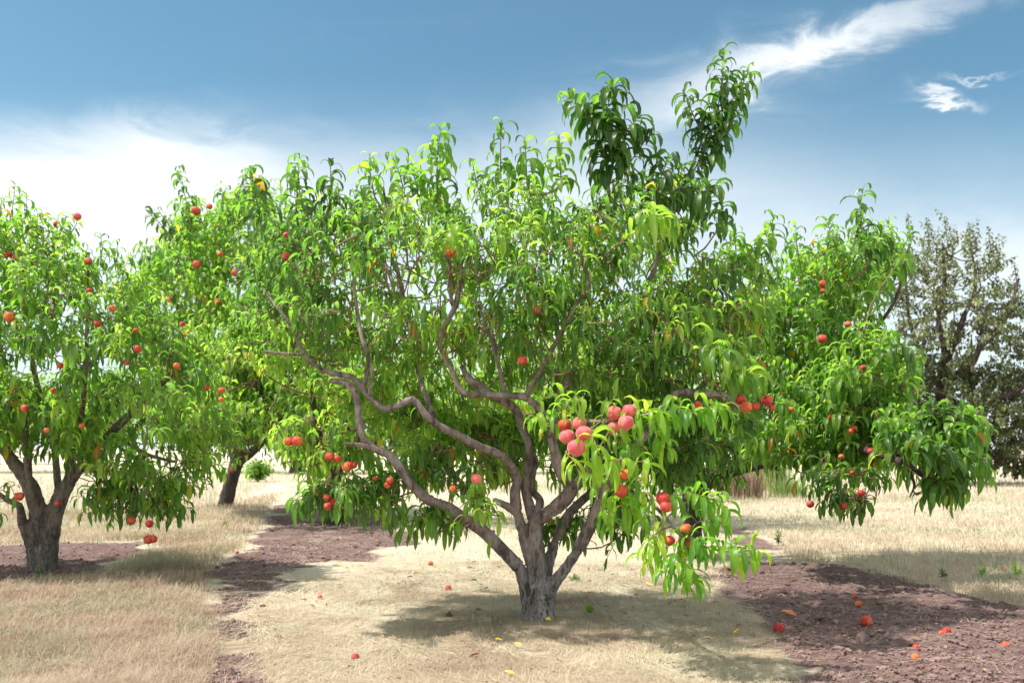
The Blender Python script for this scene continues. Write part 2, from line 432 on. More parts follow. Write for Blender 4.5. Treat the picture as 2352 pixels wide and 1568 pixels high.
def wood_trunk(name, strands, mat, parent, voxel=.012):
    """several overlapping tapered strands fused into one continuous trunk"""
    b = Buf()
    for pts, rad in strands: tube(b, pts, rad, step=.03, ns=16, bump=.05)
    o = b.build(name, mat, parent)
    m = o.modifiers.new('fuse', 'REMESH'); m.mode = 'VOXEL'; m.voxel_size = voxel; m.use_smooth_shade = True
    s = o.modifiers.new('soft', 'SMOOTH'); s.factor = .6; s.iterations = 6
    tx = bpy.data.textures.new(name + '_relief', 'CLOUDS'); tx.noise_scale = .045; tx.noise_depth = 3
    dm = o.modifiers.new('relief', 'DISPLACE'); dm.texture = tx; dm.strength = .022; dm.mid_level = .5
    return o

# ------------------------------------------------------------------ ground
SOIL = [
    [(470, 1640), (480, 1500), (478, 1400), (470, 1320), (560, 1262), (600, 1205), (640, 1155), (720, 1150), (900, 1185), (960, 1230), (880, 1262), (800, 1290), (700, 1312), (620, 1345), (560, 1385), (575, 1450), (640, 1640)],
    [(1640, 1312), (1720, 1288), (1850, 1288), (2000, 1302), (2120, 1350), (2352, 1392), (2900, 1500), (3300, 1640), (1840, 1640), (1770, 1500), (1720, 1400), (1665, 1345)],
    [(-500, 1262), (0, 1254), (150, 1246), (350, 1242), (365, 1268), (210, 1305), (190, 1335), (0, 1352), (-500, 1380)],
    [(1660, 1215), (1720, 1205), (1800, 1240), (1790, 1262), (1690, 1250)]]
SOILW = [[tuple(G(*p)[:2]) for p in s] for s in SOIL]
def fbm(x, y, sc, seed, octs=4):
    """cheap value-noise fbm"""
    out = np.zeros_like(x, float); amp = 1; tot = 0
    for o in range(octs):
        X = x * sc + seed * 17.3; Y = y * sc + seed * 9.7; xi = np.floor(X).astype(np.int64); yi = np.floor(Y).astype(np.int64)
        fx = X - xi; fy = Y - yi; fx = fx * fx * (3 - 2 * fx); fy = fy * fy * (3 - 2 * fy)
        def h(a, b):
            v = (a * 374761393 + b * 668265263 + o * 1442695) & 0xffffffff; v = ((v ^ (v >> 13)) * 1274126177) & 0xffffffff
            return ((v ^ (v >> 16)) & 0xffff) / 65535.
        out += amp * ((h(xi, yi) * (1 - fx) + h(xi + 1, yi) * fx) * (1 - fy) + (h(xi, yi + 1) * (1 - fx) + h(xi + 1, yi + 1) * fx) * fy)
        tot += amp; amp *= .5; sc *= 2.03
    return out / tot
def soil_mask(x, y):
    m = np.zeros_like(x)
    nz = (fbm(x, y, 2.2, 3) - .5) * .9
    for i, s in enumerate(SOILW):
        d = poly_dist(x, y, s); m = np.maximum(m, np.clip((d + nz * .9) / .45 + .5, 0, 1) * (.55 + .45 * np.clip((fbm(x * .5, y * 1.6, 3.5, 8) - .38) / .14, 0, 1) if i == 0 else (1, 1, .9, .6)[i]))
    return m
def ground_z(x, y, m=None):
    if m is None: m = soil_mask(x, y)
    near = np.clip((30 - np.hypot(x, y - 3)) / 22, 0, 1)
    z = (fbm(x, y, .7, 1) - .5) * .06 + (fbm(x, y, 5, 2) - .5) * .025
    z += m * ((fbm(x * .55, y * 1.3, 7, 5) - .5) * .075 + (fbm(x, y, 24, 6, 3) - .5) * .035 - .012)
    return z * near
def axis(dense0, dense1, step, lo, hi):
    a = list(np.arange(dense0, dense1 + 1e-6, step)); s = step
    while a[-1] < hi: s *= 1.13; a.append(a[-1] + s)
    s = step
    while a[0] > lo: s *= 1.13; a.insert(0, a[0] - s)
    return np.array(a)
gx = axis(-4.6, 4.8, .026, -900, 900); gy = axis(3.8, 10.5, .026, -60, 1500)
X, Yg = np.meshgrid(gx, gy); xf, yf = X.ravel(), Yg.ravel()
sm = soil_mask(xf, yf); zf = ground_z(xf, yf, sm)
nx, ny = len(gx), len(gy)
i = np.arange(ny - 1)[:, None] * nx + np.arange(nx - 1)[None, :]
Fg = np.stack((i, i + 1, i + nx + 1, i + nx), -1).reshape(-1, 4)
def ground_material():
    m, t, o = new_mat('dry_straw_and_soil')
    geo = N(t, 'ShaderNodeNewGeometry'); v = geo.outputs['Position']; s = attr(t, 'soil')
    a = noise(t, mapping(t, v, (1, 2.6, 1), (0, 0, R(12))), 9, 7, .7, 1.2)
    b = noise(t, v, 1.1, 5, .6, .5); c = noise(t, v, 55, 5, .75, .5)
    d = noise(t, mapping(t, v, (3.2, 1, 1), (0, 0, R(-50))), 40, 5, .7, 1.5)
    straw = ramp(t, a, [(.26, (.32, .235, .15)), (.43, (.58, .49, .355)), (.68, (.78, .71, .57))])
    straw = mixc(t, smooth(t, b, .42, .62), straw, (.60, .50, .37))
    straw = mixc(t, M(t, 'MULTIPLY', smooth(t, d, .52, .70), .55), straw, (.78, .70, .54))
    straw = mixc(t, M(t, 'MULTIPLY', M(t, 'SUBTRACT', 1.0, smooth(t, c, .30, .44)), .65), straw, (.17, .115, .065))
    e = noise(t, mapping(t, v, (1, 4.5, 1), (0, 0, R(-14))), 5, 6, .68, 2.6)
    straw = mixc(t, M(t, 'MULTIPLY', smooth(t, e, .54, .66), .6), straw, (.33, .25, .16))
    straw = mixc(t, M(t, 'MULTIPLY', M(t, 'SUBTRACT', 1.0, smooth(t, e, .32, .42)), .6), straw, (.80, .75, .63))
    g2 = noise(t, v, .8, 4, .6)
    straw = mixc(t, M(t, 'MULTIPLY', smooth(t, g2, .54, .72), .35), straw, (.30, .34, .17))
    soil = ramp(t, a, [(.25, (.085, .05, .048)), (.5, (.205, .132, .122)), (.8, (.38, .28, .255))])
    soil = mixc(t, M(t, 'MULTIPLY', M(t, 'SUBTRACT', 1.0, smooth(t, c, .30, .46)), .7), soil, (.07, .042, .036))
    f = smooth(t, M(t, 'ADD', s, M(t, 'MULTIPLY', M(t, 'SUBTRACT', c, .5), .7)), .3, .62)
    col = mixc(t, f, straw, soil)
    p = N(t, 'ShaderNodeBsdfPrincipled'); p.inputs['Roughness'].default_value = .95; p.inputs['Specular IOR Level'].default_value = .15
    t.links.new(col, p.inputs['Base Color'])
    t.links.new(bump(t, M(t, 'ADD', c, M(t, 'ADD', a, M(t, 'MULTIPLY', d, .6))), .8, .03), p.inputs['Normal'])
    t.links.new(p.outputs[0], o.inputs[0]); return m
ground = mesh_np('ground', np.stack((xf, yf, zf), -1), Fg, ground_material(), None, {'soil': sm})
ground['kind'] = 'structure'

# ------------------------------------------------------------------ grass, straw, clods
def sample_px(poly, n, bias=0):
    """random ground points inside a picture polygon, even in the picture"""
    poly = np.asarray(poly, float); lo, hi = poly.min(0), poly.max(0); out = []
    while sum(map(len, out)) < n:
        q = rng.uniform(lo, hi, (n, 2)); d = poly_dist(q[:, 0], q[:, 1], poly); out.append(q[d > 0])
    q = np.concatenate(out)[:n]; Y = CAM_H * F / (q[:, 1] - HOR)
    return (q[:, 0] - 1176) / F * Y, Y
def blades(x, y, h, wdt, lean, tone, flat=False):
    n = len(x); z = ground_z(x, y)
    az = rng.uniform(0, 6.283, n); hd = np.stack((np.cos(az), np.sin(az), 0 * az), -1)
    sd_ = np.stack((-np.sin(az), np.cos(az), 0 * az), -1)
    p0 = np.stack((x, y, z), -1); up = np.array((0, 0, 1.))
    if flat:
        az = fbm(x, y, 1.3, 51, 2) * 11 + rng.normal(0, .38, n); hd = np.stack((np.cos(az), np.sin(az), 0 * az), -1); sd_ = np.stack((-np.sin(az), np.cos(az), 0 * az), -1)
        cz = rng.normal(0, .5, n)
        p1 = p0 + hd * (h * .5)[:, None] + sd_ * (cz * h * .12)[:, None]; p2 = p0 + hd * h[:, None]
        for p in (p1, p2): p[:, 2] = ground_z(p[:, 0], p[:, 1])
        lift = rng.uniform(.002, .022, n)
        p0 = p0 + up * .004; p1[:, 2] += lift; p2[:, 2] += rng.uniform(0, .02, n)
    else:
        p1 = p0 + up * (h * .55)[:, None] + hd * (h * lean * .3)[:, None]; p2 = p0 + up * (h * (1 - lean * .35))[:, None] + hd * (h * lean)[:, None]
    w_ = wdt[:, None]
    V = np.stack((p0 - sd_ * w_ * .5, p0 + sd_ * w_ * .5, p1 - sd_ * w_ * .4, p1 + sd_ * w_ * .4, p2 - sd_ * w_ * .08, p2 + sd_ * w_ * .08), 1).reshape(-1, 3)
    b = (np.arange(n) * 6)[:, None, None]
    Fq = (b + np.array([[0, 1, 3, 2], [2, 3, 5, 4]])[None]).reshape(-1, 4)
    return V, Fq, np.repeat(tone, 6)
def grass_mat(name, stops, tr=.3):
    m, t, o = new_mat(name)
    c = ramp(t, attr(t, 'tone'), stops)
    b = N(t, 'ShaderNodeBsdfPrincipled'); b.inputs['Roughness'].default_value = .7; t.links.new(c, b.inputs['Base Color'])
    x_ = N(t, 'ShaderNodeBsdfTranslucent'); t.links.new(c, x_.inputs[0]); mx = N(t, 'ShaderNodeMixShader'); mx.inputs[0].default_value = tr
    t.links.new(b.outputs[0], mx.inputs[1]); t.links.new(x_.outputs[0], mx.inputs[2]); t.links.new(mx.outputs[0], o.inputs[0]); return m
M_DRY = grass_mat('dry_grass', [(0, (.15, .085, .05)), (.28, (.43, .31, .225)), (.6, (.62, .52, .385)), (.86, (.78, .71, .57)), (.92, (.34, .40, .22)), (1, (.24, .32, .14))])
M_GRN = grass_mat('green_grass', [(0, (.14, .24, .05)), (.6, (.28, .38, .10)), (1, (.50, .50, .22))])
def patch_tone(x, y, lo=0, hi=.88, green=.05):
    n = len(x); b = fbm(x, y, 1.6, 11) * 1.2 - .1
    t = np.clip(.6 * b + .4 * rng.random(n), 0, 1) * (hi - lo) + lo
    gm = fbm(x, y, 1.1, 13) > .56
    g = rng.random(n) < np.where(gm, green * 5, green * .4)
    return np.where(g, rng.uniform(.9, 1, n), t)
def grass(name, poly, n, hh, ww, lean, green=.05, dens=None, flat=False, mat=None, lo=0, hi=.88, avoid=True):
    x, y = sample_px(poly, n)
    x = x + (fbm(x, y, 1.7, 41) - .5) * .30 + rng.normal(0, .06, len(x))
    k = fbm(x, y, 3.0, 21) + rng.random(len(x)) * .5 > (dens if dens else 0)
    if avoid: k &= soil_mask(x, y) < rng.uniform(.15, .8, len(x))
    x, y = x[k], y[k]; n = len(x)
    h = rng.uniform(*hh, n) * (.6 + .8 * fbm(x, y, 2.5, 23)); wd = rng.uniform(*ww, n)
    wd = wd * np.clip(y / 6, .8, 5)
    return blades(x, y, h, wd, rng.uniform(*lean, n), patch_tone(x, y, lo, hi, green), flat)
def join(name, parts, mat):
    V, Fq, T = [], [], []; o = 0
    for v, f, t in parts: V.append(v); Fq.append(f + o); T.append(t); o += len(v)
    ob = mesh_np(name, np.concatenate(V), np.concatenate(Fq), mat, None, {'tone': np.concatenate(T)}, smooth_=False)
    return ob
g = join('dry_grass', [
    grass('a', [(-60, 1350), (200, 1330), (420, 1300), (480, 1300), (465, 1400), (480, 1500), (465, 1640), (-60, 1640)], 90000, (.04, .14), (.0018, .0040), (.3, 1.3), .045, .50, hi=.66),
    grass('b', [(-60, 1180), (500, 1165), (640, 1130), (560, 1250), (480, 1310), (220, 1330), (340, 1270), (360, 1240), (0, 1262), (-60, 1264)], 34000, (.05, .14), (.002, .004), (.2, 1.1), .06, .3),
    grass('c', [(1700, 1150), (2420, 1120), (2420, 1400), (2100, 1345), (1980, 1300), (1830, 1285), (1720, 1200)], 45000, (.03, .10), (.002, .0036), (.3, 1.2), .09, .35, lo=.2),
    grass('d', [(560, 1390), (800, 1300), (1000, 1240), (1650, 1250), (1750, 1500), (1800, 1640), (560, 1640)], 26000, (.015, .06), (.0014, .003), (.5, 1.4), .10, .5, lo=.15),
    grass('e', [(560, 1180), (700, 1090), (1650, 1100), (1750, 1150), (1680, 1240), (1000, 1240)], 12000, (.04, .12), (.003, .005), (.3, 1.2), .1, .45, lo=.3),
    grass('k', [(-60, 1068), (2420, 1068), (2420, 1150), (1700, 1160), (640, 1110), (500, 1170), (-60, 1185)], 42000, (.06, .2), (.0018, .003), (.2, 1.1), .12, .3, lo=.05)], M_DRY)
tag(g, 'pale dry grass standing and bent over across the orchard floor', 'dry grass', kind='stuff')
g = join('straw_litter', [
    grass('f', [(520, 1400), (760, 1320), (1000, 1290), (1650, 1290), (1740, 1420), (1800, 1640), (540, 1640)], 40000, (.08, .30), (.0022, .0046), (0, 0), .02, .62, True, lo=.05),
    grass('g', [(1600, 1300), (2400, 1300), (2400, 1640), (1700, 1640)], 2500, (.05, .2), (.0016, .003), (0, 0), .0, .2, True, lo=.1, avoid=False),
    grass('h', [(470, 1280), (900, 1200), (900, 1300), (560, 1640), (470, 1640)], 2500, (.05, .2), (.0016, .003), (0, 0), .0, .2, True, lo=.1, avoid=False)], M_DRY)
tag(g, 'loose straw strands matted flat on the ground under the main tree', 'straw', kind='stuff')
def clods():
    ico = [(0, 0, 1), (.89, 0, .45), (.28, .85, .45), (-.72, .53, .45), (-.72, -.53, .45), (.28, -.85, .45), (.72, .53, -.45), (-.28, .85, -.45), (-.89, 0, -.45), (-.28, -.85, -.45), (.72, -.53, -.45), (0, 0, -1)]
    tri = [(0, 1, 2), (0, 2, 3), (0, 3, 4), (0, 4, 5), (0, 5, 1), (1, 6, 2), (2, 7, 3), (3, 8, 4), (4, 9, 5), (5, 10, 1), (6, 7, 2), (7, 8, 3), (8, 9, 4), (9, 10, 5), (10, 6, 1), (11, 7, 6), (11, 8, 7), (11, 9, 8), (11, 10, 9), (11, 6, 10)]
    ico = np.array(ico, float); tri = np.array(tri)
    xs, ys = [], []
    for pl, n in ((SOIL[1], 9000), (SOIL[0], 3600), (SOIL[2], 2500)):
        a, b = sample_px(pl, n); xs.append(a); ys.append(b)
    x = np.concatenate(xs); y = np.concatenate(ys); k = (soil_mask(x, y) > .5) & (fbm(x, y, 4, 31) + rng.random(len(x)) * .4 > .55); x, y = x[k], y[k]; n = len(x)
    r = rng.gamma(2.0, .0035, n) + .003
    S = r[:, None, None] * rng.uniform(.7, 1.3, (n, 1, 3)) * (1, 1, .7)
    V = ico[None] * S * rng.uniform(.75, 1.2, (n, 12, 1)) + np.stack((x, y, ground_z(x, y) + r * .25), -1)[:, None]
    Fq = (np.arange(n) * 12)[:, None, None] + tri[None]
    m = simple('soil_clod', (.10, .055, .05), .95, (.27, .175, .155), 9)
    o = mesh_np('soil_clods', V.reshape(-1, 3), Fq.reshape(-1, 3), m, None, smooth_=False)
    tag(o, 'crumbly brown clods lying on the bare tilled soil', 'soil clods', kind='stuff')
clods()

def litter():
    x, y = sample_px([(500, 1300), (760, 1210), (1750, 1210), (2300, 1330), (2400, 1640), (480, 1640)], 900); n = len(x)
    k = fbm(x, y, 1.8, 61) + rng.random(n) * .35 > .58; x, y = x[k], y[k]; n = len(x)
    L = rng.uniform(.022, .06, n) * np.clip(y / 6, .8, 1.5); az = rng.uniform(0, 6.28, n)
    A_ = np.stack((x, y, ground_z(x, y) + .012, np.cos(az), np.sin(az), rng.uniform(-.05, .4, n), L, L * rng.uniform(.2, .4, n), rng.uniform(.2, 1.4, n), rng.random(n), rng.normal(0, .5, n)), -1)
    V, Fq, T_, md = build_leaves(A_, 4)
    m = grass_mat('dead_leaf', [(0, (.10, .055, .03)), (.45, (.26, .15, .075)), (.75, (.42, .30, .15)), (.92, (.52, .40, .12)), (1, (.22, .26, .08))], .2)
    tag(mesh_np('leaf_litter', V, Fq, m, None, {'tone': T_}), 'small dried brown leaves scattered over the straw and bare soil', 'leaf litter', kind='stuff')
litter()

# ------------------------------------------------------------------ peaches
def peach_mesh(name, mat, seg=20, ring=14):
    V, Fq = [], []
    for i_ in range(ring + 1):
        th = math.pi * i_ / ring
        for j in range(seg):
            ph = 2 * math.pi * j / seg
            r = .5 * (1 - .15 * math.exp(-((ph if ph < math.pi else ph - 2 * math.pi) / .22) ** 2) * math.sin(th) ** .5)
            z = math.cos(th) * .47; rr = math.sin(th) * r
            z -= .09 * math.exp(-(th / .34) ** 2)                     # dimple at the stem
            z -= .045 * math.exp(-((math.pi - th) / .22) ** 2)        # small point at the tip
            V.append((rr * math.cos(ph), rr * math.sin(ph), z))
    for i_ in range(ring):
        for j in range(seg):
            Fq.append((i_ * seg + j, (i_ + 1) * seg + j, (i_ + 1) * seg + (j + 1) % seg, i_ * seg + (j + 1) % seg))
    me = bpy.data.meshes.new(name); me.from_pydata([(a * .07, b * .07, c * .07) for a, b, c in V], [], Fq)
    me.polygons.foreach_set('use_smooth', [True] * len(me.polygons)); me.materials.append(mat); me.update()
    return me
PM = {'p': peach_mesh('peach', M_PINK, 32, 22), 'r': peach_mesh('peach', M_RED), 'o': peach_mesh('peach', M_ORANGE)}
def stem_mesh():
    b = Buf(); tube(b, [(0, 0, .026), (.001, 0, .032), (.003, .001, .046)], [.0022, .0016, .002], step=.005, ns=6, bump=.05)
    o = b.build('stem', M_STEM); me = o.data; bpy.data.objects.remove(o); return me
STEM = stem_mesh()
HANG = []                                     # spots for pruning: px, py, Y, radius
def peach(px, py, dia, Y, kind, label, group, ground_=False):
    if ground_:
        g_ = G(px, py + dia * .42); Y = g_[1]; r = dia / F * Y / 2; s = 2 * r / .07
        z = float(ground_z(np.array([g_[0]]), np.array([g_[1]]))[0]); loc = (g_[0], g_[1], z + r * .7)
        rot = (rng.uniform(.6, 1.9), rng.uniform(-.5, .5), rng.uniform(0, 6.3))
    else:
        s = dia / F * Y / .07; loc = P(px, py, Y); rot = (rng.uniform(-.3, .3), rng.uniform(-.3, .3), rng.uniform(-2.6, -.5))
    o = bpy.data.objects.new('peach', PM[kind]); C.objects.link(o)
    o.location = loc; o.rotation_euler = rot; o.scale = (s, s, s * rng.uniform(.95, 1.06))
    tag(o, label, 'peach', group)
    st = bpy.data.objects.new('stem', STEM); C.objects.link(st); st.parent = o
    if not ground_: HANG.append((px, py, Y, dia * .5 + 4))
    return o
GH = 'ripe peaches on the front branch'; GM = 'peaches hanging in the main tree'; GL = 'peaches hanging in the left trees'; GR = 'peaches hanging in the right tree'; GF = 'fallen peaches on the ground'
MAINP = [
 (1297, 976, 31, 4.62, 'r', 'red peach half hidden behind the leaves at the left of the lower bunch of five', GH),
 (1330, 972, 33, 4.52, 'p', 'pink peach at the top of the lower bunch of five', GH),
 (1302, 1002, 36, 4.50, 'p', 'pink peach in the middle left of the lower bunch of five', GH),
 (1341, 995, 38, 4.42, 'p', 'pink peach at the right of the lower bunch of five, no leaf across it', GH),
 (1324, 1028, 43, 4.36, 'p', 'largest peach, lowest of the bunch of five, with a leaf across it', GH),
 (1411, 948, 34, 4.55, 'p', 'pink peach at the upper left of the bunch of four', GH),
 (1446, 944, 36, 4.52, 'p', 'pink peach at the upper right of the bunch of four', GH),
 (1412, 983, 36, 4.56, 'p', 'darker pink peach at the lower left of the bunch of four', GH),
 (1438, 970, 36, 4.44, 'p', 'pink peach at the lower right of the bunch of four', GH),
 (1436, 1090, 30, 4.5, 'o', 'orange red peach among leaves below the bunch of five, upper one of two', GH),
 (1427, 1126, 32, 4.45, 'r', 'red peach under a curved leaf below the bunch of five, lower one of two', GH),
 (1414, 1062, 22, 4.55, 'p', 'pale pink peach peeping out above the orange red one on the front branch', GH),
 (1523, 1144, 33, 4.35, 'r', 'glossy red peach, upper of the touching pair on the right front branch', GH),
 (1530, 1163, 29, 4.32, 'r', 'red peach, lower of the touching pair on the right front branch', GH),
 (1575, 1212, 25, 4.3, 'o', 'orange peach at the top of the lowest group on the front branch', GH),
 (1538, 1241, 26, 4.32, 'r', 'dark red peach at the left of the lowest group on the front branch', GH),
 (1583, 1247, 21, 4.33, 'r', 'small red peach at the right of the lowest group on the front branch', GH),
 (1561, 1248, 18, 4.34, 'o', 'small orange peach between leaves in the lowest group on the front branch', GH),
 (1600, 933, 27, 5.0, 'r', 'round red peach alone under the bare limb at the right of the main tree', GM),
 (1700, 917, 27, 4.9, 'r', 'red peach at the upper left of the row on the main tree\'s right edge', GM),
 (1714, 934, 27, 4.85, 'o', 'orange red peach hanging lowest in the row on the main tree\'s right edge', GM),
 (1736, 932, 21, 4.9, 'r', 'small red peach in the middle of the row on the main tree\'s right edge', GM),
 (1762, 919, 27, 4.9, 'r', 'round red peach at the upper right of the row on the main tree\'s edge', GM),
 (1774, 936, 16, 4.92, 'r', 'smallest red peach, rightmost of the row at the right edge of the main tree', GM),
 (1546, 914, 14, 5.1, 'o', 'small orange peach left of the lone one under the bare right limb', GM),
 (1200, 827, 24, 5.0, 'r', 'lone red peach above the fork of the horizontal limb in the main tree', GM),
 (1230, 709, 23, 4.95, 'r', 'lone red peach in the middle of the main crown beside the rising limb', GM),
 (658, 590, 21, 5.2, 'r', 'red peach hanging high at the left edge of the main crown', GM),
 (657, 540, 14, 5.25, 'r', 'small dark red peach just above the one at the left edge of the main crown', GM),
 (1034, 578, 27, 5.1, 'o', 'orange red peach under yellow leaves at the top of a bare upright branch', GM),
 (1094, 1099, 25, 5.0, 'p', 'pink peach beside yellowing leaves under the long middle limb', GM),
 (1040, 1121, 16, 5.1, 'o', 'small orange peach left of the pink one below the long middle limb', GM),
 (896, 1103, 18, 5.2, 'r', 'red peach, upper of a pair just below the low left limb', GM),
 (890, 1114, 16, 5.22, 'r', 'red peach, lower of a pair just below the low left limb', GM),
 (861, 1098, 12, 5.3, 'o', 'tiny orange peach left of the pair below the low left limb', GM),
 (757, 1048, 23, 5.15, 'r', 'red peach, left of two touching ones on the hanging left branches', GM),
 (775, 1053, 19, 5.2, 'r', 'red peach, right of two touching ones on the hanging left branches', GM),
 (797, 1071, 25, 5.15, 'o', 'orange peach in the sun among orange leaves on the hanging left branches', GM),
 (812, 1067, 18, 5.25, 'r', 'red peach right behind the sunlit orange one on the left branches', GM),
 (751, 1142, 19, 5.1, 'r', 'red peach at the top of the lowest bunch on the hanging left branches', GM),
 (763, 1151, 18, 5.12, 'r', 'red peach at the right of the lowest bunch on the hanging left branches', GM),
 (753, 1162, 19, 5.08, 'r', 'red peach at the bottom of the lowest bunch on the hanging left branches', GM),
 (664, 1013, 23, 5.1, 'r', 'red peach, left one of the pair at the far left tip of the main tree', GM),
 (683, 1012, 25, 5.08, 'o', 'orange red peach, right one of the pair at the main tree\'s left tip', GM)]
LEFTP = [
 (450, 484, 21, 13.4, 'r', 'bright red peach near the pointed top of the second left tree', GL),
 (481, 474, 14, 13.6, 'o', 'orange peach right of the bright red one near the top of the second left tree', GL),
 (452, 607, 20, 13.2, 'r', 'round red peach in the upper middle of the second left tree', GL),
 (540, 627, 17, 13.0, 'r', 'red peach right of the round one in the upper middle of the second left tree', GL),
 (505, 583, 13, 13.2, 'o', 'small shaded peach between two red ones high in the second left tree', GL),
 (500, 693, 15, 13.0, 'r', 'narrow looking red peach in the right middle of the second left tree', GL),
 (389, 687, 13, 12.6, 'r', 'small red peach at the left side of the second left tree', GL),
 (419, 744, 13, 12.4, 'r', 'small red peach, upper of two where the two left crowns meet', GL),
 (421, 771, 13, 12.4, 'o', 'orange peach, lower of two where the two left crowns meet', GL),
 (406, 840, 16, 7.0, 'o', 'orange yellow peach at the right edge of the leftmost crown', GL),
 (475, 890, 13, 7.2, 'r', 'pinkish red peach left of a pair at the right skirt of the leftmost tree', GL),
 (509, 896, 16, 7.2, 'o', 'orange peach, upper of a pair at the right skirt of the leftmost tree', GL),
 (508, 917, 13, 7.2, 'o', 'orange peach, lower of a pair at the right skirt of the leftmost tree', GL),
 (177, 497, 19, 7.5, 'p', 'pink red peach against the sky on the top of the leftmost crown', GL),
 (129, 515, 14, 7.5, 'r', 'red peach left of the pink one near the top of the leftmost crown', GL),
 (202, 600, 18, 7.2, 'r', 'red peach at the head of an upright branch in the leftmost crown', GL),
 (205, 668, 14, 7.1, 'r', 'red peach half way down the upright branch in the leftmost crown', GL),
 (12, 586, 15, 7.2, 'o', 'orange peach, left of a trio at the left picture edge', GL),
 (23, 583, 13, 7.2, 'r', 'red peach, top of a trio at the left picture edge', GL),
 (35, 593, 13, 7.2, 'o', 'orange peach, right of a trio at the left picture edge', GL),
 (22, 727, 25, 6.9, 'o', 'largest orange peach of the leftmost tree, with a dark spot, at the left edge', GL),
 (258, 708, 17, 7.0, 'o', 'brownish orange peach in the upper right of the leftmost crown', GL),
 (224, 743, 17, 6.9, 'r', 'dark red peach at the foot of the upright branch in the leftmost crown', GL),
 (201, 729, 11, 7.0, 'r', 'tiny red peach left of the dark red one in the leftmost crown', GL),
 (312, 759, 13, 6.9, 'r', 'small red peach above the round one in the right of the leftmost crown', GL),
 (316, 801, 19, 6.8, 'r', 'round red peach in the right middle of the leftmost crown', GL),
 (291, 833, 12, 6.9, 'r', 'tiny red peach below and left of the round one in the leftmost crown', GL),
 (139, 839, 15, 6.8, 'r', 'red peach in the left middle of the leftmost crown', GL),
 (122, 896, 13, 6.8, 'r', 'small red peach lower left in the leftmost crown above an orange one', GL),
 (57, 937, 18, 6.7, 'r', 'red peach above a dark hollow at the lower left of the leftmost crown', GL),
 (107, 988, 13, 6.7, 'o', 'orange peach low over the left fork of the leftmost tree', GL),
 (188, 977, 12, 6.9, 'o', 'small orange peach low beside the dark branch of the leftmost tree', GL),
 (44, 1139, 22, 7.2, 'r', 'red peach beside the left limb of the leftmost trunk', GL),
 (133, 1155, 15, 7.45, 'r', 'red peach in front of the trunk of the leftmost tree', GL),
 (302, 1195, 19, 7.2, 'r', 'red peach hanging by itself, left of three low ones under the leftmost tree', GL),
 (343, 1202, 18, 7.15, 'r', 'red peach beside a dark leaf, upper right of the low ones under the leftmost tree', GL),
 (341, 1238, 22, 7.1, 'r', 'red peach, left half of the lowest touching pair under the leftmost tree', GL),
 (351, 1237, 20, 7.12, 'o', 'orange red peach, right half of the lowest touching pair under the leftmost tree', GL),
 (533, 1075, 12, 14.5, 'p', 'small pink peach in front of the dark trunk of the second left tree', GL)]
RIGHTP = [
 (1889, 651, 16, 7.6, 'r', 'red peach high in the right tree, upper of two hanging in line', GR),
 (1890, 668, 12, 7.6, 'r', 'small red peach high in the right tree, lower of two hanging in line', GR),
 (1889, 778, 21, 7.4, 'r', 'round red peach in the upper middle of the right tree', GR),
 (1948, 744, 15, 7.4, 'o', 'brownish orange peach right of the round one high in the right tree', GR),
 (1981, 845, 17, 7.2, 'r', 'red peach, upper of a pair beside a dark hollow in the right tree', GR),
 (1987, 858, 14, 7.2, 'r', 'red peach, lower of a pair beside a dark hollow in the right tree', GR),
 (1910, 957, 15, 7.1, 'r', 'small red peach in the middle of the lower right tree', GR),
 (1962, 983, 14, 7.0, 'r', 'red peach, right of a touching pair in the lower right tree', GR),
 (1954, 990, 14, 7.0, 'o', 'orange peach, left of a touching pair in the lower right tree', GR),
 (2060, 964, 14, 6.9, 'r', 'small red peach at the outer edge where the long right bough begins', GR),
 (1932, 1048, 13, 6.9, 'o', 'narrow orange peach above the dark twigs of the lower right tree', GR),
 (2000, 1036, 17, 6.8, 'r', 'red peach above the dark bough of the lower right tree', GR),
 (1835, 997, 15, 7.2, 'o', 'orange peach at the left side of the lower right tree', GR),
 (1817, 940, 13, 7.2, 'o', 'small orange peach next to the right edge of the main tree', GR),
 (1957, 1085, 11, 6.8, 'r', 'tiny dark red peach under the bough of the right tree', GR),
 (1978, 1132, 18, 6.7, 'r', 'dark red peach, highest of the three hanging below the right tree', GR),
 (1937, 1162, 20, 6.7, 'r', 'dark red peach, middle and lowest of the three hanging below the right tree', GR),
 (1861, 1157, 18, 6.8, 'r', 'dark red peach, leftmost of the three hanging below the right tree', GR)]
